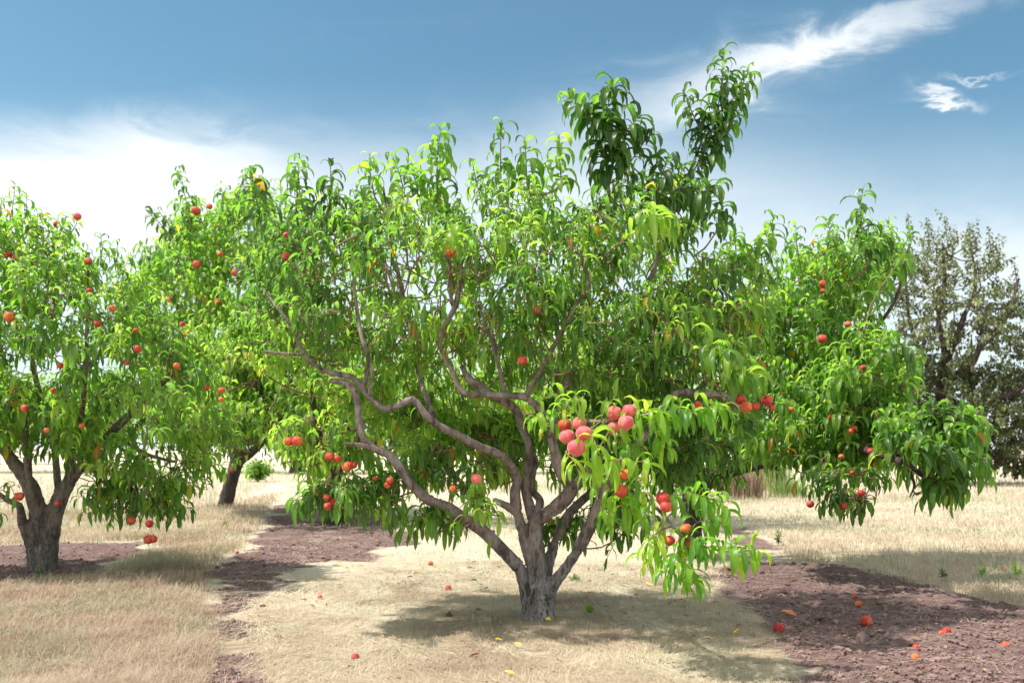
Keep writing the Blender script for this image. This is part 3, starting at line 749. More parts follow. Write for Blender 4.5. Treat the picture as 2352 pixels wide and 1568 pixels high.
FALLP = [
 (816, 1500, 21, 'r', 'red fallen peach alone on the straw at the front left of the main tree'),
 (1030, 1348, 15, 'o', 'pale orange fallen peach on the straw left of the main trunk, nearer one'),
 (989, 1290, 12, 'o', 'pale orange fallen peach on the straw left of the main trunk, farther one'),
 (545, 1268, 9, 'r', 'tiny red fallen peach at the edge of the brown soil left of the main tree'),
 (735, 1368, 13, 'o', 'orange fallen peach on the straw left of the main tree'),
 (1789, 1437, 27, 'r', 'large red fallen peach at the left edge of the brown soil on the right'),
 (1990, 1420, 28, 'r', 'largest red fallen peach, alone in the middle of the brown soil'),
 (1972, 1384, 16, 'o', 'small orange fallen peach behind the largest one on the brown soil'),
 (1964, 1368, 12, 'r', 'small dark red fallen peach farthest up on the brown soil'),
 (2175, 1442, 19, 'r', 'red fallen peach, right one of two touching on the brown soil'),
 (2163, 1448, 15, 'o', 'orange fallen peach, left one of two touching on the brown soil'),
 (2104, 1484, 17, 'o', 'pale orange fallen peach, rear of two near the bottom of the brown soil'),
 (2102, 1502, 20, 'o', 'orange fallen peach, front of two near the bottom of the brown soil'),
 (2309, 1483, 19, 'o', 'orange fallen peach at the far right of the brown soil'),
 (2306, 1308, 12, 'o', 'orange fallen peach in the pale grass at the right edge'),
 (165, 1432, 10, 'o', 'small orange fallen peach, rear of two in the dry grass at front left'),
 (135, 1458, 11, 'o', 'small orange fallen peach, front of two in the dry grass at front left')]
for a in MAINP + LEFTP + RIGHTP: peach(*a)
for px, py, dia, k, lab in FALLP: peach(px, py, dia, 0, k, lab, GF, True)

# ------------------------------------------------------------------ main tree
def PX(lst): return [P(a, b, y) for a, b, y in lst]
T0 = G(1240, 1416)
main = empty('peach_tree', tuple(T0), 'large central peach tree with short forked trunk and bare zigzag limbs', 'peach tree', None)
px1 = F / 5.75
def wr(w_): return w_ / F * 5.75 / 2 * .80
mt = 5.74
wood_trunk('trunk', [
    (PX([(1238, 1440, mt), (1240, 1400, mt), (1238, 1350, mt), (1236, 1290, mt), (1228, 1230, mt)]), [wr(108), wr(76), wr(76), wr(54), wr(40)]),
    (PX([(1250, 1440, mt), (1258, 1390, mt), (1270, 1345, mt), (1300, 1303, mt - .05), (1330, 1258, mt - .08)]), [wr(50), wr(40), wr(38), wr(32), wr(28)]),
    (PX([(1222, 1435, mt), (1214, 1390, mt), (1206, 1345, mt - .02), (1190, 1300, mt - .04), (1160, 1268, mt - .06)]), [wr(48), wr(42), wr(38), wr(34), wr(30)]),
    (PX([(1240, 1330, mt), (1216, 1270, mt), (1200, 1220, mt), (1186, 1170, mt)]), [wr(46), wr(40), wr(31), wr(26)]),
    (PX([(1246, 1340, mt + .03), (1262, 1285, mt + .08), (1278, 1235, mt + .15)]), [wr(46), wr(32), wr(24)]),
    (PX([(1232, 1260, mt), (1228, 1208, mt), (1244, 1186, mt - .02), (1276, 1166, mt - .05)]), [wr(46), wr(44), wr(42), wr(38)]),
], M_BARK, main, .009)
LIMBS = [
 ([(1190, 1300, mt - .04), (1160, 1268, mt - .06), (1110, 1220, 5.6), (1062, 1188, 5.52), (1030, 1165, 5.48), (985, 1148, 5.42), (945, 1112, 5.38), (915, 1070, 5.35), (895, 1045, 5.33), (862, 1030, 5.3), (835, 1008, 5.3), (824, 965, 5.32), (822, 930, 5.33), (812, 897, 5.35), (795, 880, 5.37), (760, 874, 5.4)],
  [32, 29, 28, 26, 26, 24, 22, 22, 20, 18, 17, 17, 16, 17, 17, 12]),
 ([(870, 1036, 5.3), (840, 1024, 5.25), (815, 1020, 5.2), (790, 1018, 5.15)], [13, 11, 8, 5]),
 ([(1186, 1170, mt), (1183, 1130, mt - .02), (1188, 1098, mt - .04), (1160, 1052, 5.6), (1135, 1038, 5.56), (1098, 1024, 5.52), (1050, 998, 5.48), (1000, 972, 5.45), (972, 945, 5.43), (948, 918, 5.42), (915, 930, 5.4), (880, 938, 5.4), (852, 915, 5.42), (832, 892, 5.45), (812, 868, 5.45), (780, 860, 5.47), (740, 850, 5.5)],
  [27, 24, 20, 21, 19, 20, 18, 17, 17, 18, 15, 15, 14, 15, 14, 13, 11]),
 ([(1190, 1178, mt), (1165, 1162, mt - .05), (1135, 1148, mt - .1)], [22, 19, 13]),
 ([(1276, 1166, mt - .05), (1302, 1140, 5.66), (1312, 1118, 5.64), (1290, 1088, 5.62), (1278, 1050, 5.6), (1270, 1020, 5.58), (1255, 960, 5.52), (1228, 928, 5.48), (1205, 912, 5.45), (1160, 907, 5.42), (1110, 906, 5.4), (1070, 904, 5.38), (1050, 880, 5.38), (1038, 848, 5.4)],
  [36, 34, 30, 27, 25, 22, 17, 16, 17, 14, 13, 14, 12, 10]),
 ([(1205, 912, 5.45), (1230, 870, 5.5), (1262, 812, 5.52), (1295, 755, 5.5), (1320, 705, 5.48), (1352, 655, 5.45), (1345, 620, 5.42), (1330, 580, 5.4)], [13, 12, 12, 11, 11, 11, 9, 6]),
 ([(1232, 1215, mt + .03), (1216, 1160, mt + .08), (1206, 1112, mt + .1), (1216, 1060, mt + .1), (1214, 1018, mt + .08), (1200, 985, mt), (1188, 945, mt - .1), (1160, 922, 5.55), (1125, 905, 5.5), (1100, 885, 5.5), (1078, 872, 5.5), (1060, 840, 5.52)], [30, 24, 21, 19, 18, 17, 20, 20, 21, 24, 16, 10]),
 ([(1228, 1195, mt + .04), (1240, 1150, mt + .1), (1222, 1120, mt + .16), (1230, 1050, 5.95)], [24, 19, 16, 13]),
 ([(1330, 1258, mt - .08), (1352, 1215, 5.62), (1362, 1195, 5.6), (1378, 1150, 5.58), (1395, 1110, 5.56), (1440, 1050, 5.5), (1490, 990, 5.4), (1520, 935, 5.35), (1560, 900, 5.3), (1620, 905, 5.2), (1665, 908, 5.15), (1700, 940, 5.1)], [30, 30, 27, 26, 24, 20, 17, 16, 14, 12, 10, 7]),
 ([(1278, 1235, mt + .15), (1300, 1190, 5.95), (1325, 1160, 6.05), (1390, 1100, 6.2), (1470, 1000, 6.3), (1560, 880, 6.35), (1650, 770, 6.3), (1720, 700, 6.2)], [24, 22, 20, 18, 16, 14, 12, 8]),
 ([(1308, 1130, 5.65), (1340, 1098, 5.7), (1400, 1020, 5.8), (1440, 930, 5.9), (1450, 830, 5.9), (1480, 700, 5.85), (1520, 560, 5.8), (1570, 430, 5.7), (1610, 330, 5.65)], [24, 22, 18, 16, 15, 13, 11, 8, 5]),
 ([(832, 895, 5.45), (842, 860, 5.42), (846, 820, 5.4), (830, 770, 5.42), (818, 700, 5.45), (812, 640, 5.45)], [12, 11, 11, 10, 9, 6]),
 ([(848, 912, 5.42), (853, 880, 5.38), (855, 840, 5.36)], [9, 8, 7]),
 ([(672, 752, 5.2), (640, 710, 5.2), (607, 668, 5.22)], [8, 8, 6]),
 ([(740, 850, 5.5), (700, 815, 5.4), (672, 752, 5.2)], [10, 9, 8]),
 ([(700, 815, 5.4), (650, 812, 5.3), (605, 806, 5.25)], [7, 7, 5]),
 ([(1038, 850, 5.4), (1012, 800, 5.4), (1018, 755, 5.38), (1045, 705, 5.35), (1055, 655, 5.35), (1060, 600, 5.4)], [11, 10, 12, 13, 12, 7]),
 ([(1045, 705, 5.35), (1033, 670, 5.3), (1033, 605, 5.25), (1020, 585, 5.22)], [8, 8, 8, 6]),
 ([(1158, 900, 5.5), (1150, 860, 5.45), (1135, 800, 5.42), (1115, 745, 5.4), (1100, 700, 5.42)], [11, 10, 10, 8, 6]),
 ([(1285, 905, 5.6), (1305, 870, 5.55), (1322, 845, 5.5)], [13, 13, 13]),
 ([(1268, 1010, 5.58), (1278, 950, 5.6), (1290, 900, 5.6)], [13, 12, 13]),
 ([(1340, 1098, 5.7), (1320, 980, 6.0), (1290, 820, 6.2), (1260, 640, 6.2), (1240, 480, 6.1), (1220, 380, 6.0)], [16, 14, 13, 11, 8, 5]),
 ([(1000, 972, 5.45), (960, 850, 5.7), (930, 700, 5.9), (900, 560, 5.9), (880, 430, 5.85)], [12, 11, 10, 8, 5]),
]
mnodes = []
keeplines = []
for k, (pl, wd) in enumerate(LIMBS):
    b = Buf(); p = tube(b, PX(pl), [w_ / F * y / 2 for w_, (_, _, y) in zip(wd, pl)], step=.025, ns=12, bump=.05)
    for q_ in range(int(len(p) / 5)):
        kk = rng.integers(1, len(p) - 1); rr_ = wd[min(len(wd) - 1, int(kk / len(p) * len(wd)))] / F * 5.5 / 2
        dv_ = norm(rng.normal(0, 1, 3)) * (1, 1, .8)
        tube(b, [p[kk] + dv_ * rr_ * .3, p[kk] + dv_ * rr_ * 1.0, p[kk] + dv_ * rr_ * rng.uniform(1.15, 1.7)], [rr_ * .5, rr_ * .42, rr_ * .25], step=.012, ns=6, bump=.15)
    br = b.build('branch', M_BARK, main)
    mnodes += list(p[::5])
    if k < 9 or 11 <= k <= 20: keeplines.append((pl, 7 + max(wd) * .30))
# pruning stubs and knots on the limbs are inside the branch meshes' relief; twigs and leaves
tw = Buf(); LV = Leaves()
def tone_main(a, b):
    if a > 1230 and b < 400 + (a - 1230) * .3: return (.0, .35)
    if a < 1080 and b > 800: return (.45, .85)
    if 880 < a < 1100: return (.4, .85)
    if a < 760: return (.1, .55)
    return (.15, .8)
CR = [(600, 490), (640, 455), (700, 455), (790, 465), (840, 440), (960, 440), (1020, 440), (1100, 430), (1180, 410), (1280, 430), (1350, 450), (1400, 390), (1480, 390), (1560, 420), (1600, 450), (1640, 510), (1680, 560), (1750, 590), (1775, 680), (1770, 800), (1760, 880), (1650, 880), (1560, 860), (1450, 900), (1320, 890), (1200, 880), (1080, 830), (960, 860), (860, 850), (740, 830), (650, 860), (590, 830), (560, 740), (570, 600)]
crown_shoots(LV, tw, mnodes, CR, 560, 5.75, .95, .45, (.22, .42), 19, .138, .028, tonefn=tone_main)
# foliage behind and below the limbs
crown_shoots(LV, tw, mnodes, [(700, 840), (900, 830), (1180, 860), (1250, 960), (1240, 1080), (1120, 1040), (1010, 1060), (880, 980), (780, 980), (690, 900)], 80, 6.25, .3, .1, (.2, .4), 15, .15, .032, (.45, .9), 80, droopy=.5)
crown_shoots(LV, tw, mnodes, [(1240, 880), (1500, 860), (1700, 870), (1760, 960), (1740, 1040), (1640, 1080), (1520, 1100), (1440, 1090), (1330, 1060), (1260, 990)], 105, 5.95, .45, .1, (.2, .4), 15, .15, .032, (.05, .6), 80, droopy=.5)
crown_shoots(LV, tw, mnodes, [(1060, 960), (1340, 950), (1350, 1060), (1310, 1110), (1240, 1090), (1140, 1110), (1080, 1050)], 52, 6.35, .3, -.1, (.2, .35), 15, .15, .032, (.4, .9), 50, droopy=.6, pad=2)
# hanging skirts: polygon, count, depth
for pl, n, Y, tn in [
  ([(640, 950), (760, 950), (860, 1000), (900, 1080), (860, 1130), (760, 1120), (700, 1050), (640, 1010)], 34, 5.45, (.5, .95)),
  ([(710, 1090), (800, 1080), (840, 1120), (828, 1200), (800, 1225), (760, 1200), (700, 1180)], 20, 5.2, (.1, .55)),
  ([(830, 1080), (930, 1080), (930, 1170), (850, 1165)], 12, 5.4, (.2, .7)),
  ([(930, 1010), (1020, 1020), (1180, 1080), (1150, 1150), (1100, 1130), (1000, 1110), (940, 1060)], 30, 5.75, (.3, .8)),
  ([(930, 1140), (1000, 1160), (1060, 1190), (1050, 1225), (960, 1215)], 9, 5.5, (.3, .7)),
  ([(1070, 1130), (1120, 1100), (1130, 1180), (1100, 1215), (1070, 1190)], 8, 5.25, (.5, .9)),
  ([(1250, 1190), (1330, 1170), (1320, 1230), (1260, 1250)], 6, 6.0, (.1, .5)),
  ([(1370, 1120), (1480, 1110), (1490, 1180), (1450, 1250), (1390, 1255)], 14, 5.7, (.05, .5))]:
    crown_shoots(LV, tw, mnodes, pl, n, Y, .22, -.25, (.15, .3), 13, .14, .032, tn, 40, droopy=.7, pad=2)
# tall spires against the sky
SP = [  # polyline, leaves, leaf length, tone
 ([(1400, 420, 5.5), (1385, 330, 5.45), (1395, 250, 5.4), (1412, 185, 5.38)], 46, .19, (.05, .3)),
 ([(1395, 300, 5.4), (1340, 255, 5.4), (1300, 220, 5.38)], 20, .17, (.1, .4)),
 ([(1400, 360, 5.4), (1440, 300, 5.35), (1475, 262, 5.3)], 22, .18, (.1, .35)),
 ([(1430, 400, 5.4), (1470, 340, 5.4), (1500, 300, 5.4)], 14, .15, (.05, .3)),
 ([(1560, 470, 5.7), (1600, 380, 5.65), (1635, 300, 5.62), (1655, 210, 5.6), (1662, 110, 5.58)], 56, .15, (.0, .25)),
 ([(1625, 330, 5.62), (1590, 260, 5.6), (1570, 205, 5.58)], 22, .15, (.0, .3)),
 ([(1640, 270, 5.62), (1690, 220, 5.6), (1722, 160, 5.58)], 26, .15, (.0, .3)),
 ([(1620, 370, 5.62), (1660, 310, 5.6), (1695, 255, 5.58)], 22, .15, (.05, .3)),
 ([(1560, 430, 5.5), (1610, 440, 5.45), (1655, 430, 5.4)], 16, .17, (.1, .4)),
 ([(1500, 470, 5.3), (1520, 400, 5.3), (1545, 350, 5.3)], 20, .17, (.0, .35)),
 ([(1005, 430, 5.6), (1005, 350, 5.58), (1015, 290, 5.55)], 22, .17, (.1, .5)),
 ([(1150, 400, 5.6), (1150, 330, 5.58), (1153, 275, 5.55)], 20, .16, (.0, .4)),
 ([(1210, 420, 5.6), (1208, 360, 5.6), (1205, 315, 5.6)], 16, .16, (.4, .8)),
 ([(1290, 430, 5.6), (1285, 360, 5.6), (1285, 310, 5.6)], 18, .16, (.3, .7)),
 ([(680, 480, 5.6), (685, 410, 5.6), (688, 352, 5.6)], 22, .16, (.05, .4)),
 ([(755, 480, 5.6), (760, 420, 5.6), (758, 370, 5.6)], 18, .15, (.0, .35)),
 ([(860, 450, 5.6), (850, 395, 5.6), (850, 352, 5.6)], 18, .16, (.4, .8)),
 ([(930, 450, 5.6), (918, 400, 5.6), (900, 355, 5.6)], 18, .16, (.3, .8)),
 ([(960, 440, 5.7), (950, 400, 5.7), (945, 360, 5.7)], 14, .15, (.3, .8)),
 ([(600, 520, 5.7), (585, 440, 5.7), (575, 385, 5.7)], 22, .16, (.2, .6)),
 ([(1100, 440, 5.7), (1090, 400, 5.7), (1085, 370, 5.7)], 12, .15, (.1, .5)),
 ([(1640, 540, 5.5), (1660, 500, 5.5), (1650, 450, 5.5)], 14, .15, (.1, .5)),
 ([(1700, 600, 5.8), (1760, 550, 5.8), (1778, 495, 5.8)], 20, .16, (.4, .8)),
 ([(1690, 620, 5.8), (1690, 560, 5.8), (1688, 520, 5.8)], 16, .15, (.5, .9)),
 ([(1740, 650, 5.9), (1750, 600, 5.9), (1740, 560, 5.9)], 16, .15, (.5, .9)),
 ([(1620, 810, 4.9), (1640, 790, 4.8), (1670, 830, 4.7)], 14, .16, (.6, .9)),
 ([(1650, 880, 5.0), (1700, 850, 4.9), (1750, 870, 4.8)], 22, .16, (.7, .95)),
 ([(1480, 500, 5.0), (1510, 495, 4.9), (1540, 500, 4.85)], 12, .18, (.6, .9)),
 ([(990, 560, 5.1), (1030, 530, 5.0), (1060, 545, 4.95)], 14, .16, (.7, .97)),
 ([(1080, 820, 5.2), (1100, 790, 5.1), (1120, 800, 5.0)], 10, .14, (.5, .8)),
]
for pl, n, L, tn in SP:
    pts = PX(pl); q = pts[0]; arr = nodes_arr(mnodes); k = np.argmin(np.linalg.norm(arr - q, axis=1))
    tube(tw, [arr[k], (arr[k] + q) / 2 + (0, 0, -.02), q], [.007, .006, .005], step=.06, ns=6, closed=False)
    shoot(LV, tw, pts, int(n * (1.9 if pts[0][0] > .3 else 1.35)), L * 1.15, L * .26, tn, (2.4, 4.6), r0=.005, start=.02); mnodes += pts
A = clear_view(LV.arr(), keeplines, HANG)
# thin the crown where the sky shines through
x, y = toPix(A[:, :3]); thin = np.zeros(len(A))
for cx, cy, sx_, sy_, amp in [(925, 620, 40, 80, .9), (985, 690, 45, 45, .8), (950, 760, 30, 45, .5), (800, 640, 25, 50, .6), (1110, 560, 25, 60, .5), (1420, 520, 22, 50, .5), (1180, 470, 30, 30, .55), (1580, 650, 50, 60, .6), (720, 540, 20, 40, .5), (1330, 360, 30, 40, .8), (630, 640, 20, 30, .5), (1580, 560, 30, 40, .5), (740, 395, 22, 30, .7), (1700, 640, 60, 60, .4), (1140, 330, 40, 20, .7), (800, 400, 20, 30, .7)]:
    thin = np.maximum(thin, amp * np.exp(-((x - cx) / sx_) ** 2 - ((y - cy) / sy_) ** 2))
A = A[rng.random(len(A)) > thin]
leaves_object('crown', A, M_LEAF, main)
tw.build('twigs', M_TWIG, main)
print('main leaves', len(A))

# front fruiting branch
fb = Buf(); fp = PX([(1262, 1000, 5.55), (1285, 975, 5.2), (1320, 965, 4.85), (1380, 968, 4.65), (1440, 960, 4.55), (1500, 950, 4.5), (1560, 950, 4.45), (1630, 945, 4.42)])
tube(fb, fp, [.020, .016, .012, .010, .009, .007, .006, .004], step=.02, ns=10, bump=.07)
fb2 = PX([(1310, 1128, 5.64), (1350, 1075, 5.2), (1385, 1075, 4.85), (1430, 1115, 4.65), (1490, 1150, 4.5), (1530, 1190, 4.4), (1560, 1225, 4.35), (1620, 1255, 4.3), (1690, 1270, 4.28)])
tube(fb, fb2, [.020, .016, .013, .011, .010, .009, .008, .006, .004], step=.02, ns=10, bump=.07)
front = fb.build('fruiting_branch', M_BARK, main)
FL = Leaves(); ft = Buf()
FS = [
 ([(1290, 970, 4.9), (1290, 930, 4.75), (1300, 905, 4.65)], 16, .15), ([(1270, 980, 4.9), (1240, 950, 4.8), (1215, 965, 4.75)], 12, .14),
 ([(1300, 940, 4.6), (1320, 910, 4.5), (1345, 930, 4.45)], 12, .13), ([(1340, 1010, 4.5), (1360, 1000, 4.35), (1375, 1040, 4.3)], 14, .15),
 ([(1300, 1040, 4.5), (1320, 1060, 4.4), (1330, 1090, 4.35)], 10, .16), ([(1370, 1040, 4.4), (1400, 1060, 4.35), (1440, 1050, 4.3)], 18, .16),
 ([(1380, 965, 4.6), (1400, 925, 4.5), (1420, 905, 4.5)], 10, .12), ([(1440, 960, 4.55), (1490, 945, 4.45), (1530, 960, 4.4)], 24, .16),
 ([(1510, 950, 4.45), (1560, 940, 4.4), (1610, 950, 4.35)], 24, .16), ([(1600, 945, 4.4), (1650, 930, 4.35), (1685, 955, 4.3)], 20, .15),
 ([(1470, 960, 4.5), (1510, 1000, 4.5), (1540, 1040, 4.5)], 18, .14), ([(1400, 1000, 4.6), (1450, 1020, 4.55), (1500, 1050, 4.5)], 18, .14),
 ([(1350, 1075, 4.9), (1370, 1100, 4.7), (1400, 1120, 4.6)], 16, .16), ([(1430, 1110, 4.6), (1450, 1095, 4.5), (1480, 1120, 4.4)], 14, .15),
 ([(1400, 1120, 4.6), (1430, 1160, 4.5), (1470, 1180, 4.45)], 24, .16), ([(1450, 1130, 4.5), (1500, 1140, 4.4), (1470, 1200, 4.35)], 16, .15),
 ([(1530, 1150, 4.4), (1580, 1130, 4.35), (1640, 1150, 4.3)], 26, .15), ([(1600, 1140, 4.35), (1650, 1150, 4.3), (1680, 1180, 4.25)], 18, .15),
 ([(1520, 1200, 4.35), (1510, 1240, 4.3), (1500, 1280, 4.25)], 20, .14), ([(1500, 1230, 4.3), (1480, 1270, 4.28), (1490, 1310, 4.25)], 14, .13),
 ([(1560, 1230, 4.35), (1600, 1240, 4.25), (1640, 1270, 4.2)], 24, .15), ([(1560, 1240, 4.3), (1550, 1290, 4.2), (1530, 1330, 4.15)], 20, .15),
 ([(1560, 1280, 4.3), (1590, 1320, 4.2), (1600, 1345, 4.15)], 16, .14), ([(1580, 1300, 4.3), (1585, 1340, 4.25), (1590, 1365, 4.2)], 10, .12),
 ([(1620, 1255, 4.3), (1680, 1255, 4.22), (1730, 1260, 4.18)], 18, .15), ([(1690, 1268, 4.25), (1740, 1262, 4.2), (1750, 1285, 4.18)], 9, .13),
 ([(1600, 1200, 4.35), (1640, 1190, 4.3), (1670, 1210, 4.25)], 16, .14), ([(1440, 1060, 4.5), (1480, 1060, 4.4), (1500, 1080, 4.35)], 12, .14),
 ([(1380, 1160, 4.8), (1400, 1200, 4.8), (1420, 1230, 4.8)], 14, .13)]
for pl, n, L in FS:
    pts = PX(pl); allp = np.vstack((spline(fp, [1] * len(fp), .05)[0], spline(fb2, [1] * len(fb2), .05)[0]))
    q = allp[np.argmin(np.linalg.norm(allp - pts[0], axis=1))]
    tube(ft, [q, (q + pts[0]) / 2 + (0, 0, .01), pts[0]], [.005, .004, .0035], step=.04, ns=6, closed=False)
    shoot(FL, ft, pts, n, L, L * .22, (.25, .85), (1.8, 3.8), .0035, .0)
HN = [h for h in HANG if h[0] > 1250 and h[0] < 1620 and h[1] > 900]
FA = clear_view(FL.arr(), [], [(a, b, y, r_ * .62) for a, b, y, r_ in HN])
leaves_object('leaf_spray', FA, M_LEAFB, front, 8)
ft.build('twigs', M_TWIG, front)

# ------------------------------------------------------------------ left tree
lt0 = G(98, 1308)
lt = empty('peach_tree', tuple(lt0), 'leftmost peach tree with a thick grey forked trunk and a dense round crown', 'peach tree')
YL = lt0[1]
def wl(v): return v / F * YL / 2 * .84
wood_trunk('trunk', [
    (PX([(100, 1325, YL), (102, 1290, YL), (112, 1240, YL), (122, 1190, YL), (140, 1140, YL), (168, 1092, YL)]), [wl(84), wl(66), wl(52), wl(48), wl(42), wl(32)]),
    (PX([(92, 1320, YL), (88, 1270, YL), (90, 1215, YL - .02), (84, 1160, YL - .05), (66, 1110, YL - .1), (30, 1060, YL - .15)]), [wl(62), wl(52), wl(48), wl(46), wl(40), wl(34)]),
    (PX([(84, 1300, YL), (70, 1240, YL - .05), (52, 1200, YL - .1)]), [wl(40), wl(34), wl(26)]),
    (PX([(110, 1250, YL + .05), (120, 1180, YL + .15), (134, 1120, YL + .25)]), [wl(40), wl(28), wl(20)]),
], M_BARKL, lt, .014)
ln = []; b_ = None
for pl, wd in [
    ([(168, 1092, YL), (205, 1050, YL - .05), (240, 1010, YL - .1), (290, 960, YL - .2), (350, 900, YL - .3), (410, 850, YL - .4)], [32, 30, 24, 20, 14, 8]),
    ([(30, 1060, YL - .15), (0, 1020, YL - .2), (-60, 960, YL - .3), (-130, 860, YL - .4)], [34, 26, 20, 12]),
    ([(52, 1200, YL - .1), (44, 1160, YL - .25), (20, 1150, YL - .3), (-20, 1120, YL - .4)], [26, 18, 14, 10]),
    ([(150, 1120, YL), (170, 1040, YL), (188, 950, YL - .3), (195, 860, YL - .6), (200, 760, YL - .7), (203, 610, YL - .7)], [22, 18, 13, 12, 10, 6]),
    ([(134, 1120, YL + .25), (120, 1000, YL + .4), (80, 860, YL + .3), (60, 700, YL + .2), (40, 520, YL)], [20, 17, 14, 10, 6]),
    ([(240, 1010, YL - .1), (270, 1000, YL - .3), (330, 1040, YL - .5), (400, 1060, YL - .6)], [16, 14, 11, 7]),
    ([(66, 1110, YL - .1), (60, 1000, YL - .4), (40, 900, YL - .6)], [20, 16, 10]),
    ([(195, 860, YL - .3), (260, 760, YL - .3), (320, 650, YL - .2)], [12, 10, 6])]:
    b = Buf(); p = tube(b, PX(pl), [wl(v) for v in wd], step=.04, ns=10, bump=.06); b.build('branch', M_BARKL, lt); ln += list(p[::4])
LV = Leaves(); tw = Buf()
CL = [(-330, 600), (-250, 500), (-60, 470), (0, 460), (40, 440), (90, 480), (160, 510), (230, 560), (280, 600), (330, 640), (380, 700), (440, 760), (500, 850), (540, 950), (520, 1060), (470, 1130), (400, 1160), (330, 1160), (250, 1150), (200, 1120), (170, 1060), (60, 1030), (-10, 1060), (-200, 1090), (-330, 1000)]
crown_shoots(LV, tw, ln, CL, 560, YL - .35, .95, .45, (.25, .5), 17, .165, .037, (.3, .85), 150)
crown_shoots(LV, tw, ln, [(210, 1090), (340, 1120), (440, 1110), (410, 1160), (330, 1170), (240, 1165), (215, 1180)], 26, YL - .6, .25, -.25, (.2, .35), 14, .15, .035, (.3, .7), 40, droopy=.7, pad=2)
for pl, n, L in [([(20, 520, 7.8), (30, 470, 7.8), (35, 420, 7.8)], 24, .15), ([(230, 610, 7.7), (235, 570, 7.7), (230, 535, 7.7)], 14, .14), ([(-10, 520, 7.6), (0, 480, 7.6), (5, 450, 7.6)], 14, .14), ([(160, 540, 7.6), (175, 515, 7.6), (178, 500, 7.6)], 10, .12), ([(265, 620, 7.6), (270, 580, 7.6), (268, 550, 7.6)], 12, .14),
               ([(-10, 1130, 7.3), (20, 1110, 7.3), (40, 1160, 7.2)], 12, .14), ([(10, 1150, 7.3), (-20, 1160, 7.3), (10, 1190, 7.2)], 10, .14),
               ([(330, 1120, 7.2), (345, 1160, 7.18), (350, 1200, 7.15), (352, 1215, 7.15)], 12, .12), ([(310, 1120, 7.25), (300, 1150, 7.22), (302, 1185, 7.2)], 5, .10), ([(60, 790, 6.8), (60, 770, 6.7), (100, 780, 6.6)], 14, .2), ([(140, 800, 6.8), (160, 785, 6.7), (195, 800, 6.6)], 14, .2), ([(380, 920, 6.9), (400, 895, 6.8), (430, 910, 6.7)], 14, .2)]:
    pts = PX(pl); arr = nodes_arr(ln); q = arr[np.argmin(np.linalg.norm(arr - pts[0], axis=1))]
    tube(tw, [q, (q + pts[0]) / 2, pts[0]], [.006, .005, .004], step=.06, ns=6, closed=False); shoot(LV, tw, pts, n, L, L * .22, (.2, .6), r0=.004, start=.05)
A = clear_view(LV.arr(), [([(190, 950, 7.5), (195, 860, 7.3)], 7)], HANG)
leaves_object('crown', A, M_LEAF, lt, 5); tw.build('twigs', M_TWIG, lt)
print('left leaves', len(A))

# ------------------------------------------------------------------ second left tree
l20 = G(518, 1168); Y2 = l20[1]
l2 = empty('peach_tree', tuple(l20), 'taller peach tree behind the leftmost one with a dark leaning trunk and a pointed top', 'peach tree')
def w2(v): return v / F * Y2 / 2
wood_trunk('trunk', [
    (PX([(512, 1180, Y2), (520, 1150, Y2), (532, 1100, Y2), (548, 1045, Y2), (552, 1000, Y2)]), [w2(42), w2(34), w2(32), w2(30), w2(24)]),
    (PX([(545, 1060, Y2), (575, 1040, Y2), (605, 1015, Y2)]), [w2(26), w2(22), w2(16)]),
    (PX([(540, 1060, Y2), (528, 1020, Y2), (520, 980, Y2)]), [w2(22), w2(16), w2(13)])], M_BARKD, l2, .03)
n2 = []
for pl, wd in [([(552, 1000, Y2), (560, 900, Y2), (540, 780, Y2), (500, 620, Y2), (440, 450, Y2)], [24, 20, 16, 11, 6]),
               ([(605, 1015, Y2), (640, 960, Y2), (680, 880, Y2), (690, 760, Y2)], [16, 14, 11, 7]),
               ([(520, 980, Y2), (480, 860, Y2 - .3), (420, 740, Y2 - .5), (360, 560, Y2 - .3)], [13, 12, 9, 5]),
               ([(560, 900, Y2), (590, 760, Y2 + .3), (600, 600, Y2 + .3), (580, 440, Y2)], [13, 11, 8, 5])]:
    b = Buf(); p = tube(b, PX(pl), [w2(v) for v in wd], step=.08, ns=8, bump=.07); b.build('branch', M_BARKD, l2); n2 += list(p[::3])
LV = Leaves(); tw = Buf()
C2 = [(340, 490), (380, 510), (400, 440), (430, 430), (470, 480), (520, 450), (570, 410), (640, 440), (700, 520), (740, 640), (740, 800), (720, 900), (690, 960), (640, 1010), (560, 1040), (480, 1020), (430, 940), (340, 860), (290, 760), (270, 640), (330, 600)]
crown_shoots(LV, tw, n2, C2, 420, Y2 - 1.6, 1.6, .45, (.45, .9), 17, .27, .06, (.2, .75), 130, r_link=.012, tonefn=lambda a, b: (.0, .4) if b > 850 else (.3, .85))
for pl, n, L in [([(440, 520, 13.8), (425, 450, 13.8), (412, 380, 13.8)], 30, .27), ([(400, 560, 13.8), (365, 510, 13.8), (335, 485, 13.8)], 22, .26), ([(400, 530, 13.8), (375, 500, 13.8), (360, 475, 13.8)], 12, .2), ([(570, 470, 13.8), (560, 420, 13.8), (575, 380, 13.8)], 22, .27), ([(520, 500, 13.8), (520, 460, 13.8), (505, 430, 13.8)], 16, .26)]:
    pts = PX(pl); arr = nodes_arr(n2); q = arr[np.argmin(np.linalg.norm(arr - pts[0], axis=1))]
    tube(tw, [q, (q + pts[0]) / 2, pts[0]], [.012, .01, .008], step=.1, ns=6, closed=False); shoot(LV, tw, pts, n, L, L * .23, (.05, .4), r0=.008, start=.05)
A = clear_view(LV.arr(), [], HANG)
leaves_object('crown', A, M_LEAF, l2, 5); tw.build('twigs', M_TWIG, l2)

